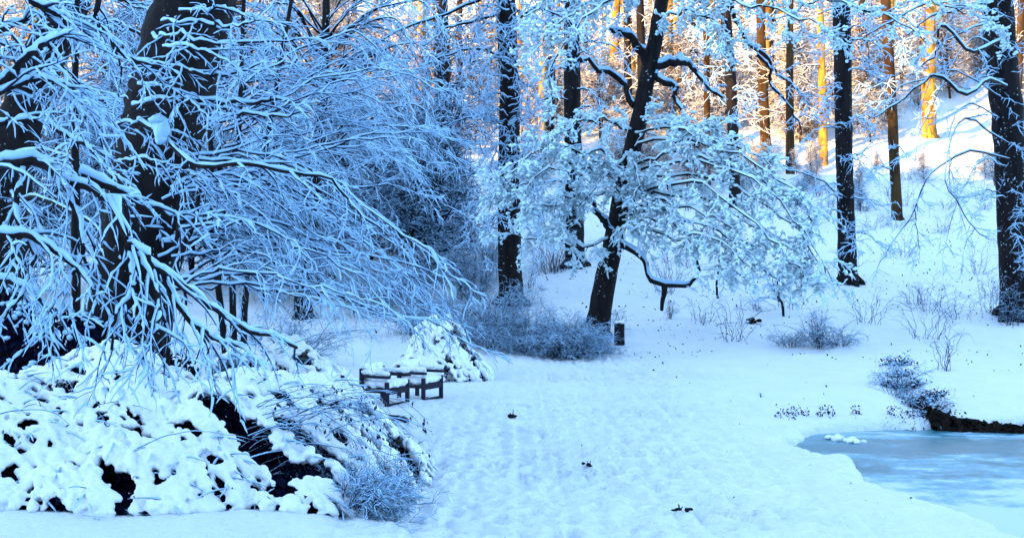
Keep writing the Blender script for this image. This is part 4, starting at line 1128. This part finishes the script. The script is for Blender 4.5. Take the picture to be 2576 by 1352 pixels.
# broken dark stub on the snow at the right
def bramble(label, px, z, size, seed):
    rr = np.random.default_rng(seed); x, y = on(px[0], px[1]); z = gz(x, y)
    o = empty('bramble', (x, y, z), label, 'bramble')
    n = 420; d = rr.normal(0, 1, (n, 3)) * size * np.array([.55, .35, .28]); d[:, 2] = np.abs(d[:, 2]) - .03
    lf = MB(); leaf_quads(lf, np.array([x, y, z]) + d, .06, rr, .5); lf.build('leaves', M['earth'], o)
    K = 7; t = np.linspace(0, 1, K)[None, :, None]; q = rr.normal(0, 1, (26, 3)) * [1, .6, .3]; q[:, 2] = np.abs(q[:, 2]) + .35
    P = np.array([x, y, z - .03]) + nrm(q)[:, None] * t * size * rr.uniform(.8, 1.9, (26, 1, 1)) + np.array([0, 0, -1]) * t ** 2 * size * .8
    R = np.tile(lin(.008, .003, K), (26, 1)); tw = MB(); tubes(tw, P, R, 4); tw.build('stems', M['bark_plain'], o)
    sn = MB(); snow_on(sn, P, R, rr, .008, 4, keep=.6); k = rr.integers(0, n, 26); blobs(sn, np.array([x, y, z + .03]) + d[k], .03, rr, 1, .6); sn.build('snow_cover', M['shade_tinted_twig_snow'], o)
def debris(name, label, px, z, size, seed, n=5, cat='clod', m='earth'):
    rr = np.random.default_rng(seed)
    x, y = on(px[0], px[1]); z = gz(x, y)
    mb = MB()
    C = np.array([x, y, z + size * .15]) + rr.normal(0, 1, (n, 3)) * size * np.array([.34, .3, .14])
    blobs(mb, C, size * .3, rr, 2, .6)
    d = rr.normal(0, 1, (3, 3)) * np.array([.35, .3, .3]) + [0, 0, .8]; K = 4; t = np.linspace(0, 1, K)[None, :, None]
    P = np.array([x, y, z]) + d[:, None] * t * min(size, .12) * .9; tubes(mb, P, np.tile(lin(size * .09, size * .04, K), (3, 1)), 5)
    o = mb.build(name, M[m], None, (x, y, z)); return tag(o, label, cat)
debris('clod', 'dark clod of leaves on the trodden path below the benches', (1290, 1052), 0, .13, 1)
debris('clod', 'small dark clod on the path near the middle of the foreground', (1483, 1172), 0, .09, 2, 3)
debris('clod', 'dark clump with a short stalk poking from the near snow at lower right', (1710, 1284), 0, .09, 3, 4)
debris('stump', 'low broken dark stub on the open snow right of the sapling stems', (1890, 812), .1, .28, 4, 7, 'stump')

# ---- undercut dark bank of the pond
rr = np.random.default_rng(1900)
bank = MB()
pts = [WZ(x, y, ICE_Z) for x, y in [(2322, 1070), (2345, 1078), (2400, 1081), (2460, 1082), (2520, 1084), (2576, 1085), (2700, 1088), (2900, 1092)]]
nn = 90; u = np.linspace(0, len(pts) - 1, nn); px_ = np.interp(u, range(len(pts)), [p[0] for p in pts]); py_ = np.interp(u, range(len(pts)), [p[1] for p in pts])
rows = []
hgt = np.interp(u, [0, 1, 2.5, 4, 7], [.40, .36, .24, .18, .16])
for j, f in enumerate(np.linspace(0, 1, 9)):
    rows.append(np.stack([px_ + rr.normal(0, .03, nn), py_ - .24 + .16 * f + rr.normal(0, .03, nn), ICE_Z - .04 + hgt * f + rr.normal(0, .015, nn)], 1))
V = np.stack(rows, 1).reshape(-1, 3)
i = (np.arange(nn - 1)[:, None] * 9 + np.arange(8)[None, :]).ravel()
bank.add(V, np.stack([i, i + 9, i + 10, i + 1], 1))
bo = bank.build('earth_bank', M['earth'], None, (pts[2][0], pts[2][1], ICE_Z)); tag(bo, 'dark undercut earth bank at the far edge of the frozen pond', kind='structure')
# brambles and clods down the ditch
for k, (px, py, s, lab) in enumerate([(2330, 1020, .34, 'dark root clump at the corner where the ditch meets the pond'), (2262, 918, .34, 'dark bramble clump high in the ditch'), (2300, 975, .30, 'dark bramble clump halfway down the ditch'), (2240, 975, .2, 'small dark clump left of the ditch'), (2355, 1000, .26, 'dark leafy clump right of the ditch'), (2275, 945, .28, 'second dark bramble clump from the top of the ditch'), (2350, 1050, .36, 'dark root mass above the thick end of the bank')]):
    bramble(lab, (px, py), -.1, s, 1920 + k)
for k, (px, Y, h, sp) in enumerate([(2290, 20.8, .35, .5), (2350, 19.9, .3, .45), (2250, 21.8, .35, .5)]):
    bush('bramble', (px, Y), ['snow-dusted bramble in the middle of the ditch', 'snow-dusted bramble over the pond corner', 'snow-dusted bramble at the top of the ditch'][k], 10, h, sp, 1940 + k, .003, keep=.4, cat='bramble')

# tufts and leaves along the pond's far shore and slope: loose stuff nobody could count
rr = np.random.default_rng(1950)
lf = MB()
px = rr.uniform(1950, 2330, 620); px = px[vnoise(px / 22., px * 0, 44) > .36]; nb_ = len(px); yy = 1079 + rr.normal(0, 3, nb_) - np.abs(rr.normal(0, 9, nb_)) * (rr.random(nb_) < .5) + np.abs(px - 2150) * .02
C = np.array([[*WZ(a, b_, -.25), 0] for a, b_ in zip(px, yy)]); C[:, 2] = np.maximum(ground(C[:, 0], C[:, 1]), ICE_Z) + .02
leaf_quads(lf, C, .045, rr, -1)
xs, ys = rr.uniform(3, 24, 5200), rr.uniform(20, 60, 5200)
dens = vnoise(xs / 1.6, ys / 1.6, 31); k = rr.random(5200) < np.clip((dens - .47) * 3.5, 0.01, 1) * np.clip((ys - 18) / 16, .05, 1)
C = np.stack([xs[k], ys[k], ground(xs[k], ys[k]) + .01], 1); leaf_quads(lf, C - [0, 0, .015], .07, rr, -.5)
xs, ys = rr.uniform(-10, 22, 1500), rr.uniform(36, 62, 1500); C = np.stack([xs, ys, ground(xs, ys) + .01], 1); leaf_quads(lf, C, .10, rr, -.5)
xs, ys = rr.uniform(-1, 9, 90), rr.uniform(10, 20, 90); kk = pond_sd(xs, ys) > .3; xs, ys = xs[kk], ys[kk]; C = np.stack([xs, ys, ground(xs, ys) + .005], 1); leaf_quads(lf, C, .03, rr, -.2)
xs, ys = rr.uniform(2.5, 5.5, 40), rr.uniform(18, 22, 40); kk = pond_sd(xs, ys) > .3; xs, ys = xs[kk], ys[kk]
tag(lf.build('fallen_leaves', M['leaf'], None, (8, 30, 0)), 'dead leaves scattered over the snow', kind='stuff')
# snow crusts frozen into the ice
for k, (a, b_) in enumerate([(2105, 1106), (2140, 1112)]):
    x, y = WZ(a, b_, ICE_Z); rr = np.random.default_rng(1960 + k); mb = MB()
    C = np.array([[x + rr.normal(0, .07), y + rr.normal(0, .08), ICE_Z + rr.uniform(0, .05)] for _ in range(16)]); pads(mb, C, rr.uniform(.03, .06, 16), rr)
    o = mb.build('ice_lump', M['snow'], None, (x, y, ICE_Z)); tag(o, ['left of two small snow lumps frozen into the pond', 'right of two small snow lumps frozen into the pond'][k], 'snow lump')
